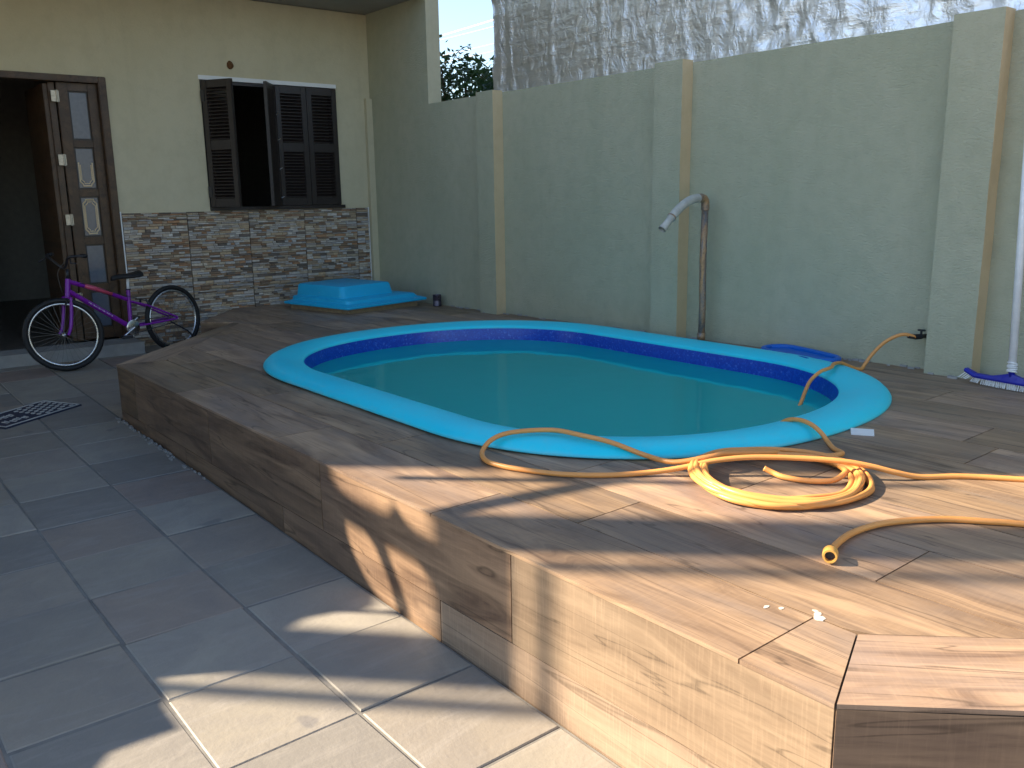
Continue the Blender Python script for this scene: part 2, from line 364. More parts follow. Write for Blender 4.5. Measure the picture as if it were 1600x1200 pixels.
# behind the camera and beyond the deck's near end the same paving carries on
pt2 = MB().prism([(1.535, -9), (9, -9), (9, -1.2), (3.7, -1.2), (1.535, .84)], -.3, -.012, zf=lambda x, y: patz(y)).build('patio_end', M['slate'])
tag(pt2, kind='structure')
TX = [1.535, 1.114, .689, .264, -.161, -.586]; TY0 = 4.655-.425*12; NROW = 23
rest = MB()
for i in range(len(TX)-1):
    for j in range(NROW):
        x1, x0 = TX[i]-.0055, TX[i+1]+.0055
        dj = [0, .0, .02, -.015, .01][i]
        y0 = TY0+j*.425+.004+dj+random.uniform(-.004, .004); y1 = TY0+(j+1)*.425-.004+dj+random.uniform(-.004, .004)
        y1 = min(y1, YF-.02)
        if y0 > YF-.05: continue
        jit = lambda: random.uniform(-.004, .004)
        p = [(x0+jit(), y0+jit()), (x1+jit() if i else x1-.004, y0+jit()), (x1+jit() if i else x1-.004, y1+jit()), (x0+jit(), y1+jit())]
        dz = random.uniform(-.0025, .002); tx, ty = random.uniform(-.004, .004), random.uniform(-.004, .004)
        cx, cy = (x0+x1)/2, (y0+y1)/2
        visible = cx > .12*cy-.15 and cy > .6
        zf = lambda x, y: patz(y)+dz+tx*(x-cx)+ty*(y-cy)
        mb = MB()
        ins = [(q[0]+(cx-q[0])*.02, q[1]+(cy-q[1])*.02) for q in p]
        n = 4; vs = [(q[0]-cx, q[1]-cy, zf(*q)-.02-patz(cy)) for q in p]+[(q[0]-cx, q[1]-cy, zf(*q)-.003-patz(cy)) for q in p]+[(q[0]-cx, q[1]-cy, zf(*q)-patz(cy)) for q in ins]
        mb.add(vs, [(k, (k+1) % 4, 4+(k+1) % 4, 4+k) for k in range(4)]+[(4+k, 4+(k+1) % 4, 8+(k+1) % 4, 8+k) for k in range(4)]+[(8, 9, 10, 11)])
        if visible:
            me = mb.mesh('tile'); me.materials.append(M['slate'])
            o = bpy.data.objects.new('tile', me); COL.objects.link(o); o.location = (cx, cy, patz(cy)); o.parent = pt
        else: rest.add([v+Vector((cx, cy, patz(cy))) for v in mb.v], mb.f)
for i in range(-22, -1):
    for j in range(0, 23):
        x0 = -.586+(i+1)*.425-.425+.006; y0 = TY0+j*.425+.004
        if x0 < -8 or y0+.417 > YF-.03: continue
        rest.prism([(x0, y0), (x0+.413, y0), (x0+.413, y0+.417), (x0, y0+.417)], -.02, 0, zf=lambda x, y: patz(y))
# cut tiles in the corner between the deck's chamfer and the doorstep
def clip(poly, f):
    out = []
    for a, b in zip(poly, poly[1:]+poly[:1]):
        fa, fb = f(a), f(b)
        if fa >= 0: out.append(a)
        if fa*fb < 0: t = fa/(fa-fb); out.append((a[0]+(b[0]-a[0])*t, a[1]+(b[1]-a[1])*t))
    return out
for i in range(4):
    for j in range(14, NROW):
        x0, x1 = 1.541+i*.425, 1.541+(i+1)*.425-.009; y0, y1 = TY0+j*.425+.004, min(TY0+(j+1)*.425-.004, YF-.02)
        p = clip([(x0, y0), (x1, y0), (x1, y1), (x0, y1)], lambda q: 1.53+(q[1]-5.95)*.933-q[0])
        p = clip(p, lambda q: 2.68+max(0, (q[1]-7.66))*.78-q[0]) if len(p) > 2 else p
        if len(p) < 3 or abs(sum(a[0]*b[1]-b[0]*a[1] for a, b in zip(p, p[1:]+p[:1]))) < .01: continue
        cx, cy = sum(q[0] for q in p)/len(p), sum(q[1] for q in p)/len(p)
        me = MB().prism([(q[0]-cx, q[1]-cy) for q in p], -.02, random.uniform(-.002, .002), zf=lambda x, y: .024*y).mesh('tile'); me.materials.append(M['slate'])
        o = bpy.data.objects.new('tile', me); COL.objects.link(o); o.location = (cx, cy, patz(cy)); o.parent = pt
o = rest.build('outer_tiles', M['slate'], pt); tag(o, kind='stuff')
# crumbs of mortar where the paving meets the deck
cr = MB()
for k in range(70):
    y = random.choice([random.uniform(4.4, 6.0), random.uniform(4.9, 5.9)]); x = 1.535-random.random()**2*.035; s = random.uniform(.003, .012)
    cr.box((x-s, y-s*1.6, patz(y)-.004), (x, y+s*1.4, patz(y)+s*.7))
for k in range(60):
    y = random.choice([random.uniform(5.5, 7.3), random.uniform(1.8, 3.2), random.uniform(4, 5)]); x = XW-random.random()**2*.05-(.11 if any(a < y < b for a, b in ((6.24, 6.48), (4.138, 4.39), (2.06, 2.318))) else 0)
    s = random.uniform(.004, .013); z = deckz(x, y)+.004
    cr.box((x-s, y-s*2.2, z-.006), (x, y+s*2, z+s*.7))
o = cr.build('mortar_crumbs', M['rubble']); tag(o, 'pale crumbs of mortar along the foot of deck and wall', 'rubble', kind='stuff')

# ------------------------------------------------------------------ raised pool deck
deck = thing('pool_deck', (1.54, 3.5, 0), 'raised pool deck clad in brown wood look planks', 'deck')
CH0, CH1 = (1.54, 5.95), (2.78, 7.28)      # far chamfer
NOTCH = [(2.78, 7.28), (2.93, 7.44), (2.71, 7.66), (3.36, YF)]
def xl_outer(y):                           # left limit of the deck at depth y
    if y < .85: return 1.54+(.85-y)
    if y <= 5.95: return 1.54
    if y <= 7.44: return 1.54+(y-5.95)*(2.93-1.54)/(7.44-5.95)
    if y <= 7.66: return 2.93-(y-7.44)*(.22/.22)
    return 2.71+(y-7.66)*(.65/(YF-7.66))
YB = -1.3
def strips(x0f, x1, y0, y1, cut, n=None):
    """quads of the area x0f(y)..x1, y0..y1 outside the pool cut"""
    ys = [y0]; step = .06
    near = y1 > PC[1]-2.1 and y0 < PC[1]+2.1 and x1 > PC[0]-1.4
    if near or n: 
        k = max(1, int((y1-y0)/step)); ys = [y0+(y1-y0)*i/k for i in range(k+1)]
    else: ys = [y0, y1]
    # breakpoints of the left limit
    ys = sorted(set(ys+[b for b in (.85, 5.95, 7.44, 7.66) if y0 < b < y1]))
    out = []
    for a, b in zip(ys, ys[1:]):
        la, ra = x0f(a+1e-6), x1; lb, rb = x0f(b-1e-6), x1
        ha, hb = pool_half(cut, a), pool_half(cut, b)
        if ha is None and hb is None:
            if la < ra-1e-4 or lb < rb-1e-4: out.append(((min(la, ra), a), (ra, a), (rb, b), (min(lb, rb), b)))
            continue
        ha = ha if ha is not None else 0.0; hb = hb if hb is not None else 0.0
        la2, lb2 = min(ra, PC[0]-ha), min(rb, PC[0]-hb)
        if la2 > la+1e-4 or lb2 > lb+1e-4: out.append(((la, a), (max(la, la2), a), (max(lb, lb2), b), (lb, b)))
        ra2, rb2 = max(la, PC[0]+ha), max(lb, PC[0]+hb)
        if ra2 < ra-1e-4 or rb2 < rb-1e-4: out.append(((min(ra, ra2), a), (ra, a), (rb, b), (min(rb, rb2), b)))
    return out
CUT = .13
core = MB()
yy = YB
for q in strips(lambda y: xl_outer(y)+.012, XW+.05, YB, YF+.05, CUT, 1): 
    core.add([(p[0], p[1], deckz(*p)-.012) for p in q], [(0, 1, 2, 3)])
edge = [(1.54+(.85-YB), YB), (1.54, .85), (1.54, 5.95), (2.93, 7.44), (2.71, 7.66), (3.36, YF)]
for a, b in zip(edge, edge[1:]):
    d = Vector((b[1]-a[1], a[0]-b[0])).normalized()*.012
    a2 = (a[0]+d.x, a[1]+d.y); b2 = (b[0]+d.x, b[1]+d.y)
    core.add([(*a2, -.35), (*b2, -.35), (*b2, deckz(*b)-.012), (*a2, deckz(*a)-.012)], [(3, 2, 1, 0)])
core.build('core', M['grout_deck'], deck)
PW, PL, GAP = .302, 1.242, .0045
def place(name, quads, parent, mat, ctr, rot, z0=-.011, z1=0.0, zf=deckz):
    """one plank from polygons given in world xy; its own local frame has Y along the plank"""
    groups = []
    for q in quads:
        ks = {(round(p[0], 3), round(p[1], 3)) for p in q}; hit = [g for g in groups if g[0] & ks]; new = [ks, [q]]
        for g in hit: new[0] |= g[0]; new[1] = g[1]+new[1]; groups.remove(g)
        groups.append(new)
    if len(groups) > 1:
        for g in groups: place(name, g[1], parent, mat, ctr, rot, z0, z1, zf)
        return
    c, s = math.cos(-rot), math.sin(-rot); zc = zf(*ctr); mb = MB()
    def loc(p, dz): 
        dx, dy = p[0]-ctr[0], p[1]-ctr[1]; return (dx*c-dy*s, dx*s+dy*c, zf(*p)+dz-zc)
    for q in quads:
        n = len(q); 
        mb.add([loc(p, z0) for p in q]+[loc(p, z1) for p in q], [tuple(range(n, 2*n))]+[(i, (i+1) % n, n+(i+1) % n, n+i) for i in range(n)])
    bm = bmesh.new(); me = mb.mesh(name); bm.from_mesh(me); bmesh.ops.remove_doubles(bm, verts=bm.verts, dist=.0006)
    # inner walls between strips are dropped: faces used twice
    seen = {}
    for f in bm.faces: seen.setdefault(tuple(sorted(v.index for v in f.verts)), []).append(f)
    kill = [f for fs in seen.values() if len(fs) > 1 for f in fs]
    if kill: bmesh.ops.delete(bm, geom=kill, context='FACES')
    bm.to_mesh(me); bm.free(); me.materials.append(mat)
    o = bpy.data.objects.new(name, me); COL.objects.link(o)
    o.location = (ctr[0], ctr[1], zc); o.rotation_euler = (0, 0, rot); o.parent = parent; o.matrix_parent_inverse = Matrix.Translation(-parent.location)
    return o
# mitred border at the two 45 degree corners
s2 = math.sqrt(.5)
BW = .302
# near border plank row, along (1,-1)
bo = (1.54, .85); bi = (1.842, .975)
k = 0; t = 0.0
while t < 2.6:
    t2 = min(t+PL, 2.6)
    if t == 0: q = [bo, (bo[0]+t2*s2, bo[1]-t2*s2), (bi[0]+(t2-.2)*s2, bi[1]-(t2-.2)*s2), bi]
    else: q = [(bo[0]+t*s2, bo[1]-t*s2), (bo[0]+t2*s2, bo[1]-t2*s2), (bi[0]+(t2-.2)*s2, bi[1]-(t2-.2)*s2), (bi[0]+(t-.2)*s2, bi[1]-(t-.2)*s2)]
    ctr = (sum(p[0] for p in q)/4, sum(p[1] for p in q)/4)
    q = [(p[0]+(ctr[0]-p[0])*.003, p[1]+(ctr[1]-p[1])*.003) for p in q]
    place('plank', [q], deck, M['plank'], ctr, R(45), z0=-.011)
    t = t2
# far border along the chamfer
fo0, fo1 = (1.54, 5.95), (2.93, 7.44); fd = (Vector(fo1)-Vector(fo0)).normalized(); fnrm = Vector((fd.y, -fd.x))
fi0 = Vector((1.842, 5.90)); fi1 = Vector(fo1)+fnrm*.06
ql = [Vector(fo0), fi0, fi0+(fi1-fi0)*.52, Vector(fo0)+(Vector(fo1)-Vector(fo0))*.55]
qr = [ql[3], ql[2], fi1, Vector(fo1)]
for q in (ql, qr):
    ctr = sum(q, Vector((0, 0)))/4; q2 = [p+(ctr-p)*.007 for p in q]
    place('plank', [[tuple(p) for p in q2]], deck, M['plank'], tuple(ctr), -math.atan2(fd.x, fd.y))
def xl_inner(y):                           # left limit of the straight planks (inside the borders)
    if y < .975: return 1.842+(.975-y)
    if y <= 5.90: return 1.842
    if y <= fi1.y: return 1.842+(y-5.90)*(fi1.x-1.842)/(fi1.y-5.90)
    return max(xl_outer(y), 2.0)
# first row, along the front edge
js = [1.09, 2.335, 3.585, 4.83]
rows = [[(1.54, .85), (1.842, .975), (1.842, 1.09), (1.54, 1.09)]]+[[(1.54, a), (1.842, a), (1.842, b), (1.54, b)] for a, b in zip(js, js[1:])]+[[(1.54, 4.83), (1.842, 4.83), (1.842, 5.90), (1.54, 5.95)]]
for q in rows:
    ctr = (1.691, sum(p[1] for p in q)/4)
    q2 = [(p[0] if p[0] < 1.6 else p[0]-GAP/2, p[1]+math.copysign(GAP/2, ctr[1]-p[1])) for p in q]
    q2 = [(p[0]-.003 if p[0] < 1.6 else p[0], p[1]) for p in q2]
    place('plank', [q2], deck, M['plank'], ctr, 0, z0=-.011)
# the other rows
starts = [1.943, 1.095, .55, 1.70, .90, 1.40, .30, 1.15, .75, 1.55, .45]
for i in range(11):
    x0 = 1.842+i*PW; x1 = min(x0+PW, XW+.03)
    if x0 > XW: break
    y = starts[i]-PL*3
    while y < YF:
        a, b = max(y, YB), min(y+PL, YF)
        y += PL
        if b <= a+.02: continue
        xf = lambda yy: max(x0+GAP/2, xl_inner(yy)+GAP/2)
        qs = strips(xf, x1-GAP/2, a+GAP/2, b-GAP/2, CUT, 1 if (a < 1.0 or b > 5.8) else None)
        qs = [q for q in qs if abs(sum(q[k][0]*q[(k+1) % 4][1]-q[(k+1) % 4][0]*q[k][1] for k in range(4))) > 2e-3*.2]
        if not qs: continue
        place('plank', qs, deck, M['plank'], ((x0+x1)/2, (a+b)/2), 0)
# planks on the long front face: upper course and a low course
def face_plank(y0, y1, z0, z1, z0f=None, mat='plank_dark'):
    cy, cz = (y0+y1)/2, (z0+z1)/2; mb = MB()
    za, zb = (z0, z0) if z0f is None else (z0f(y0), z0f(y1))
    mb.add([(0, y0-cy, za-cz), (0, y1-cy, zb-cz), (0, y1-cy, z1-cz), (0, y0-cy, z1-cz), (.011, y0-cy, za-cz), (.011, y1-cy, zb-cz), (.011, y1-cy, z1-cz), (.011, y0-cy, z1-cz)],
           [(0, 3, 2, 1), (0, 1, 5, 4), (1, 2, 6, 5), (2, 3, 7, 6), (3, 0, 4, 7)])
    me = mb.mesh('plank'); me.materials.append(M[mat]); o = bpy.data.objects.new('plank', me); COL.objects.link(o)
    o.location = (1.541, cy, cz); o.parent = deck; o.matrix_parent_inverse = Matrix.Translation(-deck.location)
ju = [.852, 1.915, 3.143, 4.371, 5.599, 5.948]; jl = [.852, 1.07, 2.30, 3.53, 4.76, 5.948]
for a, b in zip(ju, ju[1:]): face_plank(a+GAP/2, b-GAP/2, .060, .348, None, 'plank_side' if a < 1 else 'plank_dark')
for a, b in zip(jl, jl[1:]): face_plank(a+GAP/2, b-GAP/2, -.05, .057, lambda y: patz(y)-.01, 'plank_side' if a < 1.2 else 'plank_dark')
# near 45 degree face and far chamfer face
def slant_plank(a, b, z0, z1):
    a, b = Vector(a), Vector(b); d = (b-a); L = d.length; rot = -math.atan2(d.x, d.y); ctr = (a+b)/2; h = (z1-z0)/2
    mb = MB().box((-.005, -L/2+.002, -h), (.006, L/2-.002, h)); me = mb.mesh('plank'); me.materials.append(M['plank_dark'])
    o = bpy.data.objects.new('plank', me); COL.objects.link(o); o.location = (ctr.x, ctr.y, (z0+z1)/2); o.rotation_euler = (0, 0, rot)
    o.parent = deck; o.matrix_parent_inverse = Matrix.Translation(-deck.location)
n45 = Vector((s2, s2))*.006
for t0, t1 in ((0, 1.2), (1.2, 2.4)):
    a = Vector((1.54+t0*s2, .85-t0*s2))+n45; b = Vector((1.54+t1*s2, .85-t1*s2))+n45
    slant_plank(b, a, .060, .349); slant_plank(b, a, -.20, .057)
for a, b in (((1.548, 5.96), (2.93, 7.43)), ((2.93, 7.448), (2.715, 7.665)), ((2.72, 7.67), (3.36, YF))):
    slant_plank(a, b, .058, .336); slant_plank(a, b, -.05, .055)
# dried white paint splashes on the planks
for (x, y, rx, ry) in ((1.862, 1.093, .012, .005), (1.845, 1.078, .016, .007), (1.872, 1.105, .006, .004), (1.80, 1.20, .012, .003), (1.82, 1.17, .008, .003)):
    poly = [(x+rx*math.cos(t)*random.uniform(.7, 1.2), y+ry*2*math.sin(t)*random.uniform(.7, 1.2)) for t in [2*math.pi*i/12 for i in range(12)]]
    MB().prism(poly, .0004, .0012, zf=deckz).build('paint_splash', M['splash'], deck)

# ------------------------------------------------------------------ pool
pool = thing('swimming_pool', (PC[0], PC[1], .3), 'oval fibreglass pool with wide cyan rim and speckled blue band', 'pool')
def loft(prof, n=120):
    mb = MB(); m = len(prof); vs = []
    for i in range(n):
        th = 2*math.pi*(i+.5)/n
        for off, z in prof: 
            p = pool_pt(off, th); vs.append((p[0], p[1], z))
    fs = [(i*m+k, ((i+1) % n)*m+k, ((i+1) % n)*m+k+1, i*m+k+1) for i in range(n) for k in range(m-1)]
    return mb.add(vs, fs)
hd = .357
rimp = [(.05, hd-.01), (.045, hd+.009), (.012, hd+.010), (.003, hd+.013), (0, hd+.018), (.006, hd+.028), (.022, hd+.043), (.05, hd+.055), (.09, hd+.061), (.13, hd+.061), (.17, hd+.056), (.205, hd+.048), (.23, hd+.041), (.242, hd+.035), (.246, hd+.026), (.243, hd+.016)]
loft(rimp, 160).build('rim', M['cyan'], pool, smooth=True)
WZ = .287
loft([(.243, hd+.022), (.246, hd+.012), (.252, WZ-.03)], 160).build('tile_band', M['band'], pool, smooth=True)
loft([(.252, WZ-.028), (.258, WZ-.06), (.30, -.1), (.42, -.32)], 100).build('basin_wall', M['basin'], pool, smooth=True)
fl = MB(); ring = [pool_pt(.42, 2*math.pi*(i+.5)/100) for i in range(100)]
fl.add([(p[0], p[1], -.32) for p in ring], [tuple(range(100))]); fl.build('basin_floor', M['basinfloor'], pool)
wt = MB(); ring = [pool_pt(.2505, 2*math.pi*(i+.5)/160) for i in range(160)]
wt.add([(p[0], p[1], WZ) for p in ring], [tuple(range(160))]); o = wt.build('water', M['water']); tag(o, kind='structure')

# ------------------------------------------------------------------ boundary wall
wall = thing('boundary_wall', (XW, 3, 0), 'tall rough olive green boundary wall with pilasters behind the pool', 'wall')
mb = MB(); ys = [-6+.25*i for i in range(int((YF+.1+6)/.25)+1)]; ys[-1] = YF+.1
for a, b in zip(ys, ys[1:]):
    t = lambda y: 2.272+.012*noise.noise((y*1.7, 0, 0))+.006*noise.noise((y*6, 3, 0))
    mb.add([(XW, a, -.2), (XW, b, -.2), (XW, b, t(b)), (XW, a, t(a)), (XW+.15, a, -.2), (XW+.15, b, -.2), (XW+.15, b, t(b)), (XW+.15, a, t(a))], [(0, 3, 2, 1), (3, 7, 6, 2), (4, 5, 6, 7)])
mb.build('wall_panel', M['wall'], wall)
mb = MB().box((XW+.002, 7.39, 2.262), (XW+.152, YF+.1, 3.60)); uw = mb.build('upper_wall', M['wall'], wall)
MB().box((XW+.001, 7.386, 2.262), (XW+.153, 7.3895, 3.60)).build('wall_end', M['cream'], wall)
for (a, b) in ((6.24, 6.48), (4.138, 4.39), (2.06, 2.318), (-.02, .235), (-2.1, -1.84)):
    mb = MB(); n = 18; f = XW-.11
    for i in range(n):
        z0 = .30+(2.285-.30)*i/n; z1 = .30+(2.285-.30)*(i+1)/n
        def w_(z, s): return .0035*noise.noise((z*4, s+a*3, 0))
        mb.add([(f, a+w_(z0, 0), z0), (f, b, z0), (f, b, z1), (f, a+w_(z1, 0), z1), (XW+.001, b, z0), (XW+.001, b, z1)], [(0, 3, 2, 1), (1, 2, 5, 4)])
    mb.add([(f, a, 2.285), (f, b, 2.285), (XW+.02, b, 2.285), (XW+.02, a, 2.285)], [(0, 3, 2, 1)])
    pil = mb.build('pilaster', M['wall'], wall)
    mb = MB()
    for i in range(n):
        z0 = .30+(2.285-.30)*i/n; z1 = .30+(2.285-.30)*(i+1)/n
        mb.add([(f, a+w_(z0, 0), z0), (XW+.001, a+w_(z0, 0), z0), (XW+.001, a+w_(z1, 0), z1), (f, a+w_(z1, 0), z1)], [(0, 1, 2, 3)])
    mb.build('painted_return', M['bounce_cream'], pil)
# ------------------------------------------------------------------ neighbour's building wrapped in foil
nb = thing('foil_wrapped_building', (XW+.5, 2, 0), 'neighbouring upper wall wrapped in crinkled silver foil above the green wall', 'building')
FY1 = 6.66
MB().box((XW+.30, -7, -.4), (XW+5, FY1-.05, 5.2)).build('masonry', M['concrete'], nb)
NY, NZ = 330, 110; y0f, y1f, z0f_, z1f = -2.5, FY1, 2.20, 4.6
def crease(y, z):
    h = 0
    right = min(1, max(0, (4.35-y)/.5))             # loose, crumpled part
    # taut part: long slack ripples running along, upright folds here and there
    h += .009*(1-.5*right)*(1-abs(noise.noise((y*.8+z*.5, z*9+y*.9, 1.3))))**3
    for yc, amp, lean in ((6.42, .030, .06), (6.14, .018, -.02), (5.86, .022, .05), (5.55, .012, 0), (5.27, .026, .10), (5.08, .02, -.05), (4.70, .014, .02), (4.42, .03, .08)):
        yy = y-yc-lean*(z-2.6)-.05*noise.noise((z*2.1, yc*7, 0)); h += .5*amp*math.exp(-(yy/.018)**2)*(.4+.6*max(0, noise.noise((z*2.4, yc*3, 4))+.5))
    h += .016*(1-abs(noise.noise((y*1.4, z*1.1, 5))))**2*(.35+right)
    h += right*.022*(1-abs(noise.noise((y*3.4+z, z*3.1-y*.7, 9))))**3
    h += (.004+.013*right)*(1-abs(noise.noise((y*8.5, z*6.5, 2))))**2
    h += (.003+.005*right)*(1-abs(noise.noise((y*17, z*15, 7))))**2
    if y > FY1-.12: h += .05*(1-(FY1-y)/.12)*abs(noise.noise((z*3, 1, 1)))+.01
    return h
vs = []; fs = []
for i in range(NY+1):
    for j in range(NZ+1):
        y = y0f+(y1f-y0f)*i/NY; z = z0f_+(z1f-z0f_)*j/NZ
        vs.append((XW+.27-crease(y, z)-.02*math.exp(-(z-2.2)*9), y+(.035*noise.noise((z*3, 0, 8)) if i == NY else 0), z))
for i in range(NY):
    for j in range(NZ): a = i*(NZ+1)+j; fs.append((a, a+1, a+NZ+2, a+NZ+1))
MB().add(vs, fs).build('foil_sheet', M['foil'], nb, smooth=True)
# foil folded round the end of the building
vs = []; fs = []; nx = 14
for i in range(nx+1):
    for j in range(NZ+1):
        z = z0f_+(z1f-z0f_)*j/NZ; x = XW+.24+1.2*i/nx
        vs.append((x, FY1+.02*noise.noise((x*5, z*4, 3))+(.0 if i else -.01), z))
for i in range(nx):
    for j in range(NZ): a = i*(NZ+1)+j; fs.append((a, a+1, a+NZ+2, a+NZ+1))
MB().add(vs, fs).build('foil_return', M['foil'], nb, smooth=True)

# ------------------------------------------------------------------ house
house = thing('house', (1.0, YF, 0), 'cream house front with open doorway, dark shuttered window and stone cladding', 'house')
XL = -3.84                                  # left corner of the house
DX0, DX1, DZ0, DZ1 = .70, 2.365, .15, 2.455      # doorway
WX0, WX1, WZ0, WZ1 = 3.20, 4.612, 1.30, 2.527    # window
th = .16
mb = MB()
mb.box((XL, YF, -.3), (DX0, YF+th, 3.245)); mb.box((DX0, YF, DZ1), (DX1, YF+th, 3.245)); mb.box((DX1, YF, -.3), (WX0, YF+th, 3.245))
mb.box((WX0, YF, -.3), (WX1, YF+th, WZ0)); mb.box((WX0, YF, WZ1), (WX1, YF+th, 3.245)); mb.box((WX1, YF, -.3), (XW, YF+th, 3.245))
mb.box((DX0, YF, -.3), (DX1, YF+th, DZ0-.03))
mb.build('front_wall', M['cream'], house)
MB().box((XL, YF+.002, 3.26), (XW+.148, 15, 11.0)).build('added_storey', M['cream'], house)  # unseen storey, added this tall to keep the sun off wall and pool
MB().box((XL-.1, 7.35, 3.252), (XW-.002, YF+.02, 3.42)).build('porch_ceiling', M['soffit'], house)
MB().box((-1.2, 5.6, 3.255), (2.3, 7.349, 3.42)).build('shade_canopy', M['soffit'], house)  # canopy added above the view to darken the doorway side
MB().box((XL+.2, YF+.5, 11.002), (XW, 14.5, 11.2)).build('roof', M['concrete'], house)
MB().box((4.94, YF-.05, .30), (XW-.002, YF-.001, 2.41)).build('corner_strip', M['cream'], house)
# rooms seen through the openings
mb = MB(); X0, X1, Y0, Y1, Z0, Z1 = XL+.1, XW-.02, YF+th, 13.0, .12, 3.24
mb.add([(X0, Y1, Z0), (X1, Y1, Z0), (X1, Y1, Z1), (X0, Y1, Z1)], [(0, 1, 2, 3)])
mb.add([(X0, Y0, Z0), (X0, Y1, Z0), (X0, Y1, Z1), (X0, Y0, Z1)], [(0, 1, 2, 3)]); mb.add([(X1, Y0, Z0), (X1, Y1, Z0), (X1, Y1, Z1), (X1, Y0, Z1)], [(0, 1, 2, 3)])
mb.add([(X0, Y0, Z1), (X1, Y0, Z1), (X1, Y1, Z1), (X0, Y1, Z1)], [(0, 1, 2, 3)])
mb.box((2.75, Y0, Z0), (2.85, Y1, Z1))
mb.box((1.60, 11.2, Z0), (1.72, Y1, Z1))
mb.build('interior_wall', M['interior'], house)
MB().add([(X0, Y0-.1, Z0+.02), (X1, Y0-.1, Z0+.02), (X1, Y1, Z0+.02), (X0, Y1, Z0+.02)], [(0, 1, 2, 3)]).build('interior_floor', M['intfloor'], house)
# doorstep with a rough stone riser
mb = MB(); mb.prism([(-1.2, 8.19), (1.35, 8.19), (2.36, 8.13), (2.36, YF), (-1.2, YF)], -.1, .158); mb.build('doorstep', M['concrete'], house)
# door: frame, fixed glazed leaf, hinges
FT = .065
mb = MB(); mb.bbox((DX1-FT, YF-.022, DZ0), (DX1, YF+.12, DZ1), .006); mb.bbox((DX0, YF-.021, DZ1-.055), (DX1-FT, YF+.119, DZ1-.001), .006); mb.bbox((DX0, YF-.022, DZ0), (DX0+FT, YF+.12, DZ1-.06), .006)
mb.bbox((DX1-FT-.03, YF+.05, DZ0), (DX1-FT, YF+.115, DZ1-.055), .004)
mb.build('door_frame', M['doorwood'], house)
def leaf(x0, x1, name, hinge=True):
    ya, yb = YF+.045, YF+.085; z0, z1 = DZ0+.02, DZ1-.06
    cuts = [z0+.09, .62, .66, 1.035, 1.075, 1.45, 1.49, 1.87, 1.91, 2.335, z1]
    mb = MB(); st = .10
    mb.bbox((x0, ya, z0), (x0+st*.85, yb, z1)); mb.bbox((x1-st*.75, ya, z0), (x1, yb, z1))
    rails = [(z0, z0+.10), (.60, .665), (1.02, 1.085), (1.44, 1.50), (1.86, 1.92), (2.33, z1)]
    for a, b in rails: mb.bbox((x0+st*.85, ya+.004, a), (x1-st*.75, yb-.004, b), .003)
    d = mb.build(name, M['doorwood'], house)
    for k, ((a, b), (c, e)) in enumerate(zip(rails, rails[1:])):
        xa, xb = x0+st*.85, x1-st*.75
        MB().box((xa-.001, ya+.0225, b-.001), (xb+.001, ya+.026, c+.001)).build('pane_bead', M['darkwood'], d)
        p = MB().box((xa+.014, ya+.016, b+.014), (xb-.014, ya+.022, c-.014)).build('pane', M['pane'], d)
        if k in (2, 3):                       # gold line ornament on the glass
            mo = MB(); za, zb = b+.03, c-.03; xi, xj = xa+.026, xb-.026
            for g_, r_ in ((0, .0035), (.012, .0022)):
                L, Rr, B, T = xi+g_, xj-g_, za+g_*1.6, zb-g_*1.6; cc = .022
                pts = [(L, B+cc*1.6), (L+cc, B+.012), (L+cc, B), (Rr-cc, B), (Rr-cc, B+.012), (Rr, B+cc*1.6), (Rr, T-cc*1.6), (Rr-cc, T-.012), (Rr-cc, T), (L+cc, T), (L+cc, T-.012), (L, T-cc*1.6), (L, B+cc*1.6)]
                if k == 3: pts = [(L, T-.10)]+pts[0:1]+pts[1:6]+[(Rr, T-.10)]
                mo.tube([(x, ya+.0145, z) for x, z in pts], r_*2.3, 5)
            mo.build('gold_line', M['gold'], d)
    if hinge:
        for z in (.55, 1.24, 1.75, 2.28):
            mb = MB(); mb.box((x0-.05, ya-.012, z-.045), (x0+.012, ya-.002, z+.045)); mb.tube([(x0-.004, ya-.014, z-.05), (x0-.004, ya-.014, z+.05)], .009, 8); mb.build('hinge', M['brass'], d)
    return d
leaf(1.975, DX1-FT-.002, 'fixed_door_leaf')
mb = MB(); mb.bbox((1.915, YF+.07, DZ0+.01), (1.965, YF+.12, DZ1-.06), .004); mb.bbox((1.88, YF+.10, DZ0+.01), (1.925, YF+.80, DZ1-.07), .005); mb.build('open_door_leaf', M['doorwood'], house)
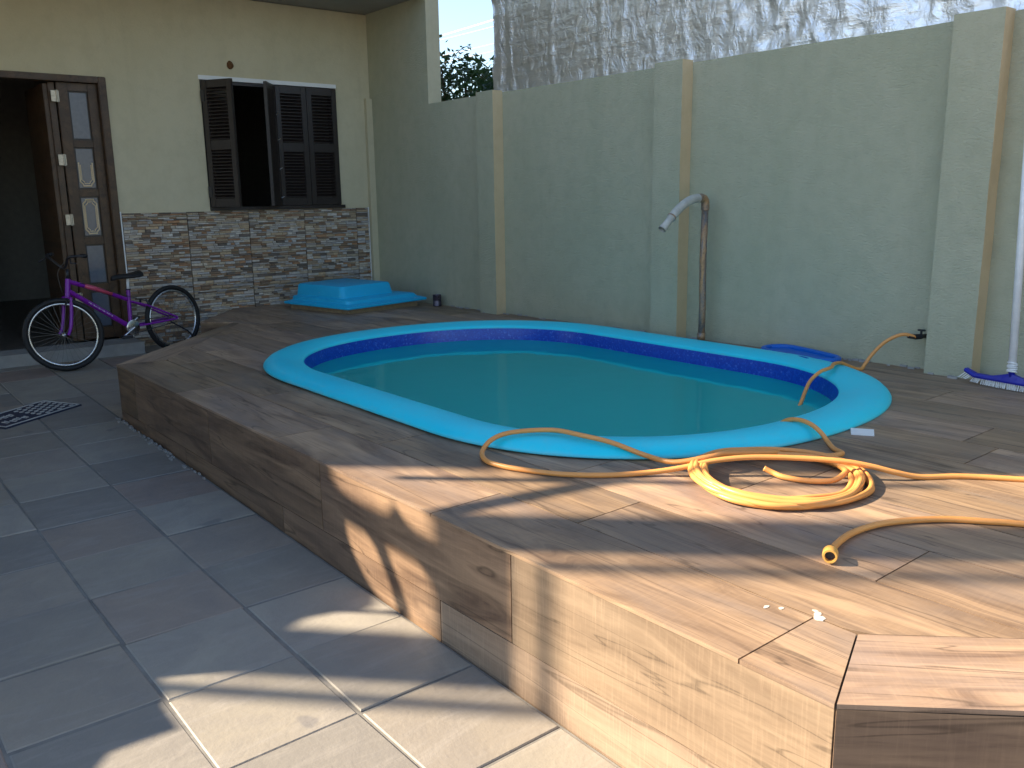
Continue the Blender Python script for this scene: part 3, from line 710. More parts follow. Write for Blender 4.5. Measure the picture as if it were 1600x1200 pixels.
# window: white head, dark frame, louvred shutters
MB().box((WX0-.012, YF-.012, WZ1-.034), (WX1+.002, YF+.05, WZ1+.004)).build('window_head', M['white'], house)
mb = MB(); zt = WZ1-.036
mb.box((WX0, YF+.01, WZ0), (WX0+.03, YF+.14, zt)); mb.box((WX1-.03, YF+.01, WZ0), (WX1, YF+.14, zt)); mb.box((WX0+.03, YF+.01, zt-.03), (WX1-.03, YF+.14, zt-.001)); mb.box((WX0+.002, YF-.028, WZ0-.012), (WX1+.03, YF+.14, WZ0+.022))
mb.build('window_frame', M['darkwood'], house)
slat_me = {}
def shutter(hx, hy, width, ang, side, solid=False):       # hinged at hx; side +1: leaf runs to +X when shut; ang opens it outwards
    z0, z1 = WZ0+.026, WZ1-.045; H = z1-z0; t = .032
    e = bpy.data.objects.new('shutter', None)
    mb = MB(); s = .055
    mb.bbox((0, -t/2, 0), (s, t/2, H), .003); mb.bbox((width-s, -t/2, 0), (width, t/2, H), .003)
    for a, b in ((0, .075), (H*.455, H*.53), (H-.07, H)): mb.bbox((s, -t/2+.002, a), (width-s, t/2-.002, b), .002)
    if solid: mb.box((s, -t/2+.004, .075), (width-s, t/2-.004, H-.07))
    me = mb.mesh('shutter'); me.materials.append(M['darkwood']); o = bpy.data.objects.new('shutter', me); COL.objects.link(o)
    m = Matrix.Translation((hx, hy, z0)) @ Matrix.Rotation(ang, 4, 'Z') @ (Matrix.Identity(4) if side > 0 else Matrix.Rotation(math.pi, 4, 'Z'))
    o.parent = house; o.matrix_parent_inverse = Matrix.Translation(-house.location); o.matrix_basis = m
    key = round(width, 3)
    if key not in slat_me:
        sm = MB(); sm.add([(s-.004, -.014, -.010), (width-s+.004, -.014, -.010), (width-s+.004, .014, .012), (s-.004, .014, .012), (s-.004, -.014, -.004), (width-s+.004, -.014, -.004), (width-s+.004, .014, .018), (s-.004, .014, .018)], [(0, 3, 2, 1), (4, 5, 6, 7), (0, 1, 5, 4), (2, 3, 7, 6)])
        slat_me[key] = sm.mesh('slat'); slat_me[key].materials.append(M['darkwood'])
    for a, b in ((.075, H*.455), (H*.53, H-.07)):
        n = 0 if solid else int((b-a)/.030)
        for i in range(n):
            sl = bpy.data.objects.new('slat', slat_me[key]); COL.objects.link(sl); sl.parent = o; sl.location = (0, 0, a+(b-a)*(i+.5)/n)
            if side < 0: sl.rotation_euler = (0, 0, math.pi); sl.location = (width, 0, a+(b-a)*(i+.5)/n)
    for z in (H*.12, H*.88):
        hb = MB().box((-.012, -t/2-.006, z-.05), (.03, -t/2-.001, z+.05)).mesh('hinge'); hb.materials.append(M['blackplastic'])
        h = bpy.data.objects.new('hinge', hb); COL.objects.link(h); h.parent = o
    return o
sw = .335
shutter(WX0+.015, YF-.02, sw, -R(60), 1)
shutter(WX1-.012, YF-.012, sw, 0, -1)
shutter(WX1-.016-sw, YF-.012, sw, 0, -1)
shutter(WX1-.02-2*sw, YF-.02, sw, R(52), -1, True)
mb = MB()
for z in (1.42, 1.70, 1.98, 2.22): mb.tube([(3.90, YF-.04, z), (3.915, YF-.055, z-.02), (3.95, YF-.045, z-.005)], .004, 6)
mb.build('shutter_latch', M['steel'], house)
# stacked stone cladding panels
pal = [(.60, .49, .35), (.52, .46, .40), (.66, .56, .43), (.48, .45, .42), (.36, .22, .13), (.46, .25, .13), (.58, .43, .27), (.20, .16, .13), (.56, .53, .50), (.72, .66, .58), (.30, .20, .13), (.52, .38, .25), (.64, .58, .50)]
xs = [2.378, 2.963, 3.567, 4.165, 4.772, 4.918]; zs = [.06, .20, .548, .895, 1.242, 1.286]
pats = {}
for i in range(5):
    for j in range(5):
        x0, x1, z0, z1 = xs[i]+.003, xs[i+1]-.003, zs[j]+.002, zs[j+1]-.002
        if z1 < .25 and x0 > 3.4: continue
        pn = MB().box((x0, YF-.012, z0), (x1, YF-.001, z1)).build('cladding_panel', M['cladgap'], house)
        mb = MB(); rnd = random.Random((j*7+3) if i < 4 else 99+j); z = z0
        while z < z1-.004:
            h = min(rnd.choice([.013, .016, .019, .022, .027]), z1-z); x = x0
            if z1-z-h < .008: h = z1-z
            while x < x1-.002:
                l = min(rnd.uniform(.035, .125), x1-x)
                if x1-x-l < .03: l = x1-x
                c = rnd.choice(pal); f = rnd.uniform(.75, 1.15); c = tuple(min(.8, a*f) for a in c); d = rnd.uniform(.003, .020); sl = rnd.uniform(-.004, .004)
                ya, yb = YF-.0115, YF-.0125-d
                mb.add([(x+.001, ya, z+.001), (x+l-.001, ya, z+.001), (x+l-.001, ya, z+h-.001), (x+.001, ya, z+h-.001),
                        (x+.002, yb, z+.002), (x+l-.002, yb+sl, z+.002), (x+l-.002, yb+sl*.5, z+h-.003), (x+.002, yb+sl, z+h-.003)],
                       [(4, 5, 6, 7), (0, 1, 5, 4), (1, 2, 6, 5), (2, 3, 7, 6), (3, 0, 4, 7)], c)
                x += l
            z += h
        o = mb.build('ledge_stones', M['stones'], pn); tag(o, kind='stuff')
MB().box((2.366, YF-.018, .16), (2.3765, YF-.0005, 1.30)).build('edge_trim', M['white'], house)
MB().box((4.9195, YF-.02, .30), (4.928, YF-.0005, 1.29)).build('edge_trim', M['white'], house)
# nest above the window
bm = bmesh.new(); bmesh.ops.create_icosphere(bm, subdivisions=3, radius=1)
for v in bm.verts:
    v.co *= 1+.22*noise.noise(v.co*2.5); v.co = Vector((v.co.x*.030, v.co.y*.022, v.co.z*.038))
me = bpy.data.meshes.new('mud_nest'); bm.to_mesh(me); bm.free(); me.materials.append(M['nest']); o = link('mud_nest', me); o.location = (3.506, YF-.008, 2.639)
tag(o, 'small round brown mud lump stuck on the wall above the window', 'nest')

# ------------------------------------------------------------------ off-frame things that shade the yard
cl = thing('porch_column', (-3.82, 7.57, 0), 'tall cream column and rain pipe at the house corner', 'column')
n = Vector((.70, .713)); ctr = Vector((-3.82, 7.57))
MB().bbox((ctr.x-.12, ctr.y-.12, -.2), (ctr.x+.12, ctr.y+.12, 6.8), .01).build('shaft', M['cream'], cl)
MB().bbox((ctr.x-.16, ctr.y-.155, -.2), (ctr.x+.16, ctr.y+.155, .18), .01).build('foot', M['cream'], cl)
pc = ctr-n*.245
MB().tube([(pc.x, pc.y, -.1), (pc.x, pc.y, 6.8)], .036, 12).build('rain_pipe', M['greypipe'], cl, smooth=True)
# boards added out of view, outline and openings cut to shape the sun patches
sc = thing('shadow_screen', (-1.0, 4.7, 0), 'unseen board screen added at the left, cut out to shape the sun patches', 'screen')
def flat_panel(name, outer, holes, x, t, mat, parent):
    cu = bpy.data.curves.new(name, 'CURVE'); cu.dimensions = '2D'; cu.fill_mode = 'BOTH'; cu.extrude = t/2
    for poly in [outer]+holes:
        sp = cu.splines.new('POLY'); sp.points.add(len(poly)-1); sp.use_cyclic_u = True
        for p, q in zip(sp.points, poly): p.co = (q[0], q[1], 0, 1)
    to = bpy.data.objects.new('tmp', cu); COL.objects.link(to)
    dg = bpy.context.evaluated_depsgraph_get(); me = bpy.data.meshes.new_from_object(to.evaluated_get(dg)); bpy.data.objects.remove(to); bpy.data.curves.remove(cu)
    me.transform(Matrix(((0, 0, 1, x), (1, 0, 0, 0), (0, 1, 0, 0), (0, 0, 0, 1)))); me.name = name
    me.materials.clear(); me.materials.append(mat); return link(name, me, parent)
holeA = [(5.47, 1.975), (5.29, 1.976), (5.225, 1.94), (5.13, 1.83), (5.075, 1.73), (5.05, 1.66), (5.12, 1.70), (5.24, 1.745), (5.30, 1.78), (5.40, 1.862)]
holeB = [(5.15, 1.968), (5.08, 1.976), (4.937, 1.974), (4.84, 1.923), (4.765, 1.823), (4.755, 1.72), (4.73, 1.60), (4.70, 1.52), (4.64, 1.44), (4.80, 1.445), (4.95, 1.53), (5.03, 1.61), (5.04, 1.70), (5.00, 1.76), (5.085, 1.88)]
outer = [(3.0, -.2), (6.6, -.2), (6.6, 2.11), (5.50, 2.10), (5.40, 2.085), (5.33, 2.08), (5.18, 2.085), (5.12, 2.095), (5.065, 2.145), (5.0, 2.10), (4.93, 2.082), (4.80, 2.083), (4.74, 2.11), (4.68, 1.92), (4.62, 1.55), (4.50, 1.38), (4.40, 1.24), (4.34, 1.13), (4.20, 1.11), (4.12, 1.09), (3.98, 1.085), (3.90, 1.01), (3.8, .92), (3.4, .74), (3.0, .66)]
up_ = lambda P: [(a+.085, b+.035+.1154*(2.4+1.16*max(0, min(1, (b-1.1)/.6)))*(1 if b > .5 else 0)) for a, b in P]
flat_panel('board', up_(outer), [up_(holeA), up_(holeB)], -1.0, .02, M['timber'], sc)
MB().box((-1.08, 4.70, -.2), (-1.012, 4.77, 1.9)).build('post', M['timber'], sc); MB().box((-1.08, 5.60, -.2), (-1.012, 5.67, 2.5)).build('post', M['timber'], sc)

# ------------------------------------------------------------------ purple bicycle
A = Vector((1.633, 7.746, .345)); dv = Vector((.933, .359, 0)).normalized(); side = Vector((dv.y, -dv.x, 0)); UP = Vector((0, 0, 1))
lean = R(3.5); upb = (UP*math.cos(lean)-side*math.sin(lean))
def bp(u, v, s=0): return A+dv*u+upb*v+side*s
bike = thing('bicycle', (2.1, 7.92, .05), 'purple step-through bicycle leaning by the dark doorway', 'bicycle')
RW = .295
for u, turn in ((0.0, 0.0), (1.075, 0.0)):
    c = bp(u, 0); dvw = dv if u else Vector((math.cos(R(-8)), math.sin(R(-8)), 0)); sdw = Vector((dvw.y, -dvw.x, 0))
    hub = MB(); hub.tube([c-sdw*.045, c-sdw*.03, c+sdw*.03, c+sdw*.045], [.010, .018, .018, .010], 12); hub.tube([c-sdw*.075, c+sdw*.075], .005, 8)
    wheel = hub.build('wheel', M['steel'], bike, smooth=True)
    MB().ring(c, dvw, upb, RW-.018, .021, 64, 10).build('tyre', M['black'], wheel, smooth=True)
    MB().ring(c, dvw, upb, RW-.046, .010, 64, 8, 1.1).build('rim', M['steel'], wheel, smooth=True)
    spk = MB()
    for k in range(32):
        th_ = 2*math.pi*k/32; of = (.28 if (k//2) % 2 else -.28); sg = .028 if k % 2 else -.028
        a = c+(dvw*math.cos(th_+of)+upb*math.sin(th_+of))*.018+sdw*sg; b = c+(dvw*math.cos(th_)+upb*math.sin(th_))*(RW-.05)
        spk.tube([a, b], .0013, 4)
    spk.build('spokes', M['spoke'], wheel)
fr = MB()
fr.tube([bp(.082, .30), bp(.108, .44)], .020, 12)                                          # head tube
fr.tube([bp(.112, .418), bp(.40, .315), bp(.625, .218)], [.019, .019, .016], 12)            # top tube
fr.tube([bp(.092, .345), bp(.621, -.022)], .021, 12)                                       # down tube
fr.tube([bp(.650, .305), bp(.621, -.022)], .0165, 12)                                      # seat tube
fr.tube([bp(.621, -.022)-side*.035, bp(.621, -.022)+side*.035], .022, 12)
for s in (-1, 1):
    fr.tube([bp(.64, -.02, s*.02), bp(.80, -.012, s*.045), bp(1.075, 0, s*.06)], .0095, 8)
    fr.tube([bp(.645, .20, s*.018), bp(.78, .155, s*.045), bp(1.075, .012, s*.06)], .0085, 8)
fr.build('frame', M['violet'], bike, smooth=True, angle=R(50))
fk = MB()
fk.tube([bp(.082, .30), bp(.078, .285)], .022, 12); fk.tube([bp(.076, .287)-side*.052, bp(.076, .287)+side*.052], .014, 10)
for s in (-1, 1): fk.tube(spline([bp(.076, .287, s*.05), bp(.058, .16, s*.052), bp(.03, .05, s*.054), bp(0, 0, s*.056)], 5), [.0135]*10+[.012]*6, 10)
fk.build('fork', M['violet'], bike, smooth=True, angle=R(50))
MB().tube([bp(.24, .374, .006), bp(.33, .342, .006), bp(.48, .281, .006)], [.0185, .0195, .0178], 12).build('pink_flash', M['pink'], bike, smooth=True)
dec = MB()
for k in range(15):                                                                         # illegible white lettering on the down tube
    f0 = .30+k*.026; p = bp(.092+(.621-.092)*f0, .345+(-.022-.345)*f0)+side*.0212; d = (bp(.621, -.022)-bp(.092, .345)).normalized(); q = upb.cross(d).cross(d)*-1
    hh = .010*(.6+.5*math.sin(k*2.3)); ww = .0055
    for dx in (-ww*.6, ww*.5): dec.tube([p+d*(dx)-upb*hh*.8, p+d*(dx+.002)+upb*hh*.6], .0016, 4)
    if k % 2: dec.tube([p-d*ww*.8, p+d*ww*.8], .0016, 4)
dec.build('white_lettering', M['white'], bike)
MB().tube([bp(.650, .30), bp(.662, .415)], .0125, 10).build('seat_post', M['polewhite'], bike, smooth=True)
MB().ring(bp(.650, .303), dv, side, .019, .006, 16, 6).build('seat_clamp', M['blackplastic'], bike)
sd_ = MB(); vs = []; fs = []
prof = [(.505, .018, .418), (.54, .026, .428), (.60, .034, .430), (.66, .060, .428), (.72, .085, .432), (.765, .082, .440), (.785, .05, .446)]
for u, hw, v in prof:
    for (s, dvv) in ((-1, -.030), (-.95, -.008), (-.5, .006), (0, .008), (.5, .006), (.95, -.008), (1, -.030), (0, -.034)): vs.append(bp(u, v+dvv, s*hw))
for i in range(len(prof)-1):
    for k in range(8): fs.append((i*8+k, i*8+(k+1) % 8, (i+1)*8+(k+1) % 8, (i+1)*8+k))
fs += [tuple(range(7, -1, -1)), tuple((len(prof)-1)*8+k for k in range(8))]
sd_.add(vs, fs).build('saddle', M['black'], bike, smooth=True, fix=True)
hbm = MB(); hbm.tube([bp(.108, .44), bp(.117, .52)], .014, 10)
hbm.tube(spline([bp(.19, .63, -.27), bp(.09, .625, -.20), bp(.075, .56, -.06), bp(.085, .53, 0), bp(.075, .56, .06), bp(.03, .625, .18), bp(.10, .63, .27)], 6), .011, 8); hbm.build('handlebar', M['blackplastic'], bike, smooth=True)
for s in (-1, 1): MB().tube([bp(.12, .63, s*.21), bp(.19 if s < 0 else .10, .63, s*.285)], .016, 8).build('grip', M['black'], bike, smooth=True)
lv = MB()
for s in (-1, 1): lv.tube([bp(.05, .61, s*.16), bp(.02, .58, s*.2), bp(.04, .575, s*.25)], .006, 6)
lv.build('brake_lever', M['blackplastic'], bike)
bk = MB(); bk.tube(spline([bp(.04, .32, .02), bp(0.02, .36, .03), bp(.02, .5, .02), bp(.06, .60, .1)], 6), .0025, 5); bk.tube([bp(.045, .28, -.05), bp(.035, .24, -.03)], .008, 6); bk.tube([bp(.045, .28, .05), bp(.035, .24, .03)], .008, 6)
bk.tube([bp(.80, .165, .05), bp(.79, .20, .03)], .009, 6); bk.tube([bp(.79, .165, -.05), bp(.78, .20, -.03)], .009, 6); bk.tube(spline([bp(.2, .40, .02), bp(.5, .29, .022), bp(.70, .22, .03), bp(.79, .19, .03)], 6), .0025, 5)
bk.build('brakes', M['blackplastic'], bike)
crk = MB(); b0 = bp(.621, -.022)
crk.lathe(b0+side*.035, [(.0, 0), (.062, 0), (.066, .003), (.062, .006), (0, .006)], 28, side); crk.tube([b0+side*.05, bp(.50, -.085, .055)], .009, 8); crk.tube([b0-side*.05, bp(.742, .04, -.055)], .009, 8)
crk.build('crank', M['steel'], bike, smooth=True, angle=R(40))
for (u, v, s) in ((.50, -.085, .10), (.742, .04, -.10)): MB().bbox(tuple(bp(u, v, s)-Vector((.045, .03, .012))), tuple(bp(u, v, s)+Vector((.045, .03, .012))), .004).build('pedal', M['blackplastic'], bike)
ch = MB(); 
for dz in (.055, -.055): ch.tube([b0+side*.04+upb*dz, bp(1.075, dz*.55, .04)], .004, 5)
ch.build('chain', M['blackplastic'], bike)
ks = MB().tube([bp(1.00, -.02, .05), bp(1.14, -.12, .09), bp(1.22, -.22, .11)], .007, 6).build('kickstand', M['blackplastic'], bike)

# ------------------------------------------------------------------ door mat
md = Vector((-.844, -.536)); mw = Vector((.357, -.934)); mw = Vector((-md.y, md.x))*-1
m0 = Vector((1.242, 6.765))                 # far right corner
if mw.dot(Vector((.113, -.297))) < 0: mw = -mw
def mp(a, b, z): p = m0+md*a+mw*b; return (p.x, p.y, patz(p.y)+z)
mt = thing('door_mat', (.95, 6.45, .01), 'dark blue rubber mat with dotted holes lying on the paving', 'mat')
mb = MB(); L_, W_ = .62, .335; t = .011; q = [mp(-.0, 0, 0), mp(0, W_, 0), mp(L_, W_, 0), mp(L_, 0, 0)]
mb.add([(p[0], p[1], p[2]) for p in q]+[(p[0], p[1], p[2]+t) for p in q], [(4, 5, 6, 7), (0, 1, 5, 4), (1, 2, 6, 5), (2, 3, 7, 6), (3, 0, 4, 7)]); mb.build('base', M['mat'], mt, fix=True)
bd = MB(); e = .012
bd.tube([mp(e, e, t), mp(e, W_-e, t), mp(L_-e, W_-e, t), mp(L_-e, e, t), mp(e, e, t)], .006, 6); bd.build('border', M['matdot'], mt)
dt = MB()
for i in range(6):
    for j in range(6):
        a, b = .045+i*.05, .045+j*.049+(.0245 if i % 2 else 0)
        if b > W_-.03: continue
        dt.prism([mp(a+.016*math.cos(k*math.pi/4), b+.014*math.sin(k*math.pi/4), 0)[:2] for k in range(8)], t-.002, t+.004, zf=lambda x, y: patz(y))
dt.build('dots', M['matdot'], mt, fix=True)
lt = MB()
for k in range(9):
    a = .37+(k % 5)*.045; b = .09+(k//5)*.12+.01*math.sin(k*3)
    lt.tube([mp(a, b, t), mp(a+.01, b+.05, t), mp(a+.03, b+.06, t), mp(a+.03, b+.01, t), mp(a+.012, b+.02, t)], .0045, 5)
lt.build('pattern', M['matdot'], mt)

# ------------------------------------------------------------------ pump-house lid
cv = thing('pump_cover', (4.35, 7.55, .33), 'blue fibreglass lid on a low timber frame in the deck corner', 'pump cover')
ca = Vector((.70, .714)); ca = Vector((1, 0)); 
CX0, CX1, CY0, CY1 = 3.74, 4.90, 7.02, 8.12
ang = R(11); e1 = Vector((math.cos(ang), math.sin(ang))); e2 = Vector((-math.sin(ang), math.cos(ang))); F0 = Vector((3.90, 7.17))
def cp(a, b, z): p = F0+e1*a+e2*b; return (p.x, p.y, z)
CW, CD = 1.03, .98
def tier(rects):                             # stacked rounded rectangles (a0, a1, b0, b1, z, r)
    mb = MB(); vs = []; n = 6
    for a0, a1, b0, b1, z, r in rects:
        for (ca_, cb_, t0) in ((a1-r, b1-r, 0), (a0+r, b1-r, 90), (a0+r, b0+r, 180), (a1-r, b0+r, 270)):
            for k in range(n):
                t_ = R(t0+90*k/(n-1)); vs.append(cp(ca_+r*math.cos(t_), cb_+r*math.sin(t_), z))
    m = 4*n; L = len(rects)
    fs = [(i*m+k, i*m+(k+1) % m, (i+1)*m+(k+1) % m, (i+1)*m+k) for i in range(L-1) for k in range(m)]+[tuple((L-1)*m+k for k in range(m)), tuple(range(m-1, -1, -1))]
    return mb.add(vs, fs)
zb = .333
for (a0, a1, b0, b1) in ((.05, CW-.10, .05, .09), (.05, CW-.10, CD-.09, CD-.05), (.05, .09, .093, CD-.093), (CW-.14, CW-.10, .093, CD-.093)):
    mb = MB(); q = [cp(a0, b0, 0), cp(a1, b0, 0), cp(a1, b1, 0), cp(a0, b1, 0)]
    mb.prism([p[:2] for p in q], zb-.01, zb+.052); mb.build('timber_rail', M['timber'], cv)
tier([(0, CW, 0, CD, .383, .03), (-.004, CW+.004, -.004, CD+.004, .394, .034), (.0, CW, 0, CD, .404, .03), (.03, CW-.03, .03, CD-.03, .416, .05),
      (.05, CW-.06, .05, CD-.05, .424, .06), (.055, CW-.10, .06, CD-.055, .452, .05), (.065, CW-.12, .075, CD-.065, .460, .05), (.085, CW-.29, .17, CD-.09, .468, .05), (.095, CW-.305, .19, CD-.10, .560, .05), (.107, CW-.317, .202, CD-.112, .576, .045), (.14, CW-.35, .24, CD-.14, .582, .04)]).build('lid', M['cover'], cv, smooth=True, angle=R(38))
mb = MB()
for a, b in ((.14, .03), (.55, .03), (.88, .03), (.995, .3), (.995, .7), (.03, .5)): mb.lathe(cp(a, b, .412), [(.009, -.004), (.009, .002), (.0, .004)], 8)
mb.build('screws', M['steel'], cv)

# small dark tin beside the lid
tn = thing('tin_can', (4.93, 7.20, deckz(4.93, 7.2)), 'small dark dented tin can by the wall beside the blue lid', 'can')
c = (4.925, 7.22, deckz(4.9, 7.2))
MB().lathe(c, [(0, .002), (.042, .002), (.045, .006), (.043, .012), (.043, .05), (.0415, .055), (.043, .06), (.043, .105), (.045, .110), (.042, .113), (.040, .104), (.039, .02), (0, .02)], 24).build('body', m_plain('dark_tin', (.10, .085, .11), .3, .7, .5, .6, 20), tn, smooth=True, angle=R(50))

# ------------------------------------------------------------------ spout pipe
px_, py_ = 4.90, 3.905; zd = deckz(px_, py_)
spt = thing('water_spout', (px_, py_, zd), 'tall rusty pipe with pale curved spout bent over the pool', 'spout')
MB().tube([(px_, py_, zd-.02), (px_+.004, py_, .60), (px_-.004, py_+.003, .95), (px_, py_, 1.30)], .024, 14).build('upright_pipe', M['rustpipe'], spt, smooth=True)
MB().tube([(px_, py_, zd+.02), (px_, py_, zd+.07)], .0285, 14).build('coupling', M['rustpipe'], spt, smooth=True)
el = MB(); el.tube([(px_, py_, 1.275), (px_, py_, 1.31)], .0285, 14); el.tube(spline([(px_, py_, 1.30), (px_-.004, py_, 1.335), (px_-.02, py_, 1.353), (px_-.05, py_, 1.358)], 5), .028, 14); el.tube([(px_-.045, py_, 1.358), (px_-.075, py_, 1.357)], .0305, 14)
el.build('elbow', M['rustpipe'], spt, smooth=True, angle=R(50))
MB().tube(spline([(px_-.06, py_, 1.357), (4.76, py_, 1.350), (4.68, py_, 1.320), (4.60, py_, 1.272), (4.545, py_, 1.228)], 6), .0295, 14).build('curved_hose', M['greypipe'], spt, smooth=True)
nz = MB(); a, b = Vector((4.555, py_, 1.238)), Vector((4.463, py_, 1.160)); d = (b-a).normalized()
nz.tube([a, a+d*.03, b], [.026, .0235, .0235], 14, cap=False); nz.tube([b-d*.028, b], .0265, 14, cap=False); nz.tube([b, b-d*.06], .0205, 14, cap=False); nz.build('nozzle', M['greypipe'], spt, smooth=True)
MB().lathe(b-d*.03, [(0, 0), (.0225, 0)], 14, d).build('nozzle_bore', M['blackplastic'], spt)
MB().tube([a-d*.006, a+d*.004], .0312, 14).build('clamp', M['rustpipe'], spt, smooth=True)

# ------------------------------------------------------------------ flat skimmer net on the deck by the rim
nt_ = thing('skimmer_net', (4.85, 2.98, .37), 'flat blue pool skimmer net lying between rim and wall', 'net')
nd = Vector((-.28, -.96)).normalized(); nw = Vector((nd.y, -nd.x)); n0 = Vector((4.985, 3.30))
def npnt(a, b, z): p = n0+nd*a+nw*b; return (p.x, p.y, z)
zz = .40
outl = [npnt(a, b, zz) for a, b in ((0, .10), (.03, .02), (.12, -.01), (.42, -.01), (.53, .02), (.56, .10), (.50, .19), (.40, .215), (.14, .215), (.03, .18))]
MB().tube(spline(outl+[outl[0]], 5), .017, 10).build('hoop', M['netblue'], nt_, smooth=True)
mb = MB(); mb.add([(p[0], p[1], zz-.004) for p in outl]+[tuple(sum(o_[k] for o_ in outl)/10 for k in range(2))+(zz-.018,)], [(i, (i+1) % 10, 10) for i in range(10)]); mb.build('mesh_bag', M['netblue'], nt_)
MB().tube([npnt(.36, .215, zz), npnt(.43, .225, zz+.002), npnt(.505, .235, zz+.002)], [.014, .019, .020], 12).build('socket', M['netblue'], nt_, smooth=True)
mb = MB().tube([npnt(.5045, .235, zz+.002), npnt(.506, .235, zz+.002)], .0145, 12); mb.build('socket_bore', M['blackplastic'], nt_)

# ------------------------------------------------------------------ pool brush with pole
br = thing('pool_brush', (4.80, 1.86, .38), 'blue pool brush with white bristles and white pole against the wall', 'brush')
bc = Vector((4.775, 1.805)); bd_ = Vector((-.16, -.987)).normalized(); bw = Vector((bd_.y, -bd_.x))
def bpnt(a, b, z): p = bc+bd_*a+bw*b; return (p.x, p.y, z)
zb_ = deckz(4.75, 1.8)
mb = MB(); vs = []; fs = []; sec = [-.245, -.235, -.215, -.19, -.10, -.04, 0, .04, .10, .19, .215, .235, .245]
def ztop(a): return zb_+.058+.030*math.exp(-(a/.055)**2)+(.020*((abs(a)-.19)/.055) if abs(a) > .19 else 0)
for a in sec:
    zt = ztop(a); zl = zb_+.036+(.026*((abs(a)-.19)/.055) if abs(a) > .19 else 0)
    for b, z in ((-.022, zl), (.022, zl), (.024, zl+.010), (.012, zt), (-.012, zt), (-.024, zl+.010)): vs.append(bpnt(a, b, z))
for i in range(len(sec)-1):
    for k in range(6): fs.append((i*6+k, i*6+(k+1) % 6, (i+1)*6+(k+1) % 6, (i+1)*6+k))
fs += [tuple(range(5, -1, -1)), tuple((len(sec)-1)*6+k for k in range(6))]
mb.add(vs, fs).build('brush_back', M['blue'], br, fix=True)
rb = random.Random(4)
tuft = []
for a in [(-.235+.0115*i) for i in range(42)]:
    mb = MB()
    for b in (-.016, .016):
        for k in range(5):
            fl_ = (a/.24)*.018*(1 if abs(a) > .15 else .3)*(2.2 if abs(a) > .2 else 1)
            zz0 = zb_+.040+(.026*((abs(a)-.19)/.055) if abs(a) > .19 else 0)
            da, db = rb.uniform(-.003, .003), rb.uniform(-.003, .003)
            mb.tube([bpnt(a+da*.5, b+db*.5, zz0), bpnt(a+fl_+da*1.4, b*1.3+db*2, zb_+.005+abs(fl_)*.5)], .0012, 4, cap=False)
    mb.build('bristle_tuft', M['bristle'], br)
p0 = Vector(bpnt(0, 0, zb_+.085)); p1 = Vector((4.985, 1.945, 2.30)); dd = (p1-p0).normalized()
MB().tube([p0-dd*.02, p0+dd*.10], .016, 12).build('socket', M['blue'], br, smooth=True)
MB().tube([p0+dd*.012, p1], .0195, 14).build('pole', M['polewhite'], br, smooth=True)
mb = MB()
for k, (h, tl) in enumerate(((.012, .10), (.022, -.12), (.034, .06), (.044, -.05), (.055, .2))):
    c = p0+dd*h; ax = dd.orthogonal().normalized(); bx = dd.cross(ax); bx2 = (bx+dd*tl).normalized()
    mb.ring(c, ax, bx2, .0215, .0042, 20, 6)
mb.build('cord_wrap', M['bristle'], br, smooth=True)

# ------------------------------------------------------------------ tap on the wall
tp = thing('garden_tap', (5.0, 2.37, .57), 'small black tap low on the wall beside the pilaster', 'tap')
mb = MB(); T0 = Vector((XW+.002, 2.375, .568)); 
mb.tube([T0, T0+Vector((-.07, .0, .002))], .012, 10); mb.tube([T0+Vector((-.055, 0, .002)), T0+Vector((-.09, .02, 0))], .016, 10); mb.tube([T0+Vector((-.06, 0, 0)), T0+Vector((-.06, 0, .035))], .007, 8)
mb.build('tap_body', M['blackplastic'], tp, smooth=True, angle=R(50))
mb = MB(); mb.bbox(tuple(T0+Vector((-.072, -.022, .033))), tuple(T0+Vector((-.048, .022, .043))), .004); mb.build('tap_handle', M['blackplastic'], tp)

# ------------------------------------------------------------------ orange garden hose
hz = thing('garden_hose', (2.66, 1.75, .37), 'long orange garden hose coiled on the sunny deck and trailing into the pool', 'hose')
tapend = T0+Vector((-.088, .018, .0))
p_in = [tapend, (4.885, 2.43, .583), (4.855, 2.47, .572), (4.825, 2.525, .53), (4.795, 2.575, .46), (4.765, 2.60, .40), (4.733, 2.60, .379), (4.70, 2.615, .382), (4.645, 2.635, .404), (4.58, 2.645, .428), (4.48, 2.63, .437), (4.38, 2.585, .437), (4.28, 2.59, .425), (4.20, 2.597, .385), (4.13, 2.582, .335), (4.043, 2.553, .284), (3.85, 2.48, .25), (3.66, 2.36, .235)]
pool_in = [(3.50, 2.24, .225), (3.40, 2.26, .24), (3.33, 2.24, .30), (3.295, 2.20, .36), (3.275, 2.13, .415), (3.262, 2.06, .434), (3.245, 1.99, .430), (3.232, 1.935, .408), (3.22, 1.896, .381), (3.153, 1.826, .378), (3.082, 1.75, .386)]
rc = random.Random(11); coil = []
turns = []
for nr, fa, h in ((.325, .30, .016), (.285, .295, .018), (.338, .30, .030), (.262, .31, .030), (.312, .285, .046), (.235, .28, .026), (.298, .262, .040)):
    o_, r_ = (fa-nr)/2, (fa+nr)/2; turns.append((2.665+.617*o_, 1.755+.759*o_, r_*1.03, r_*.97, h))
th0 = R(10)
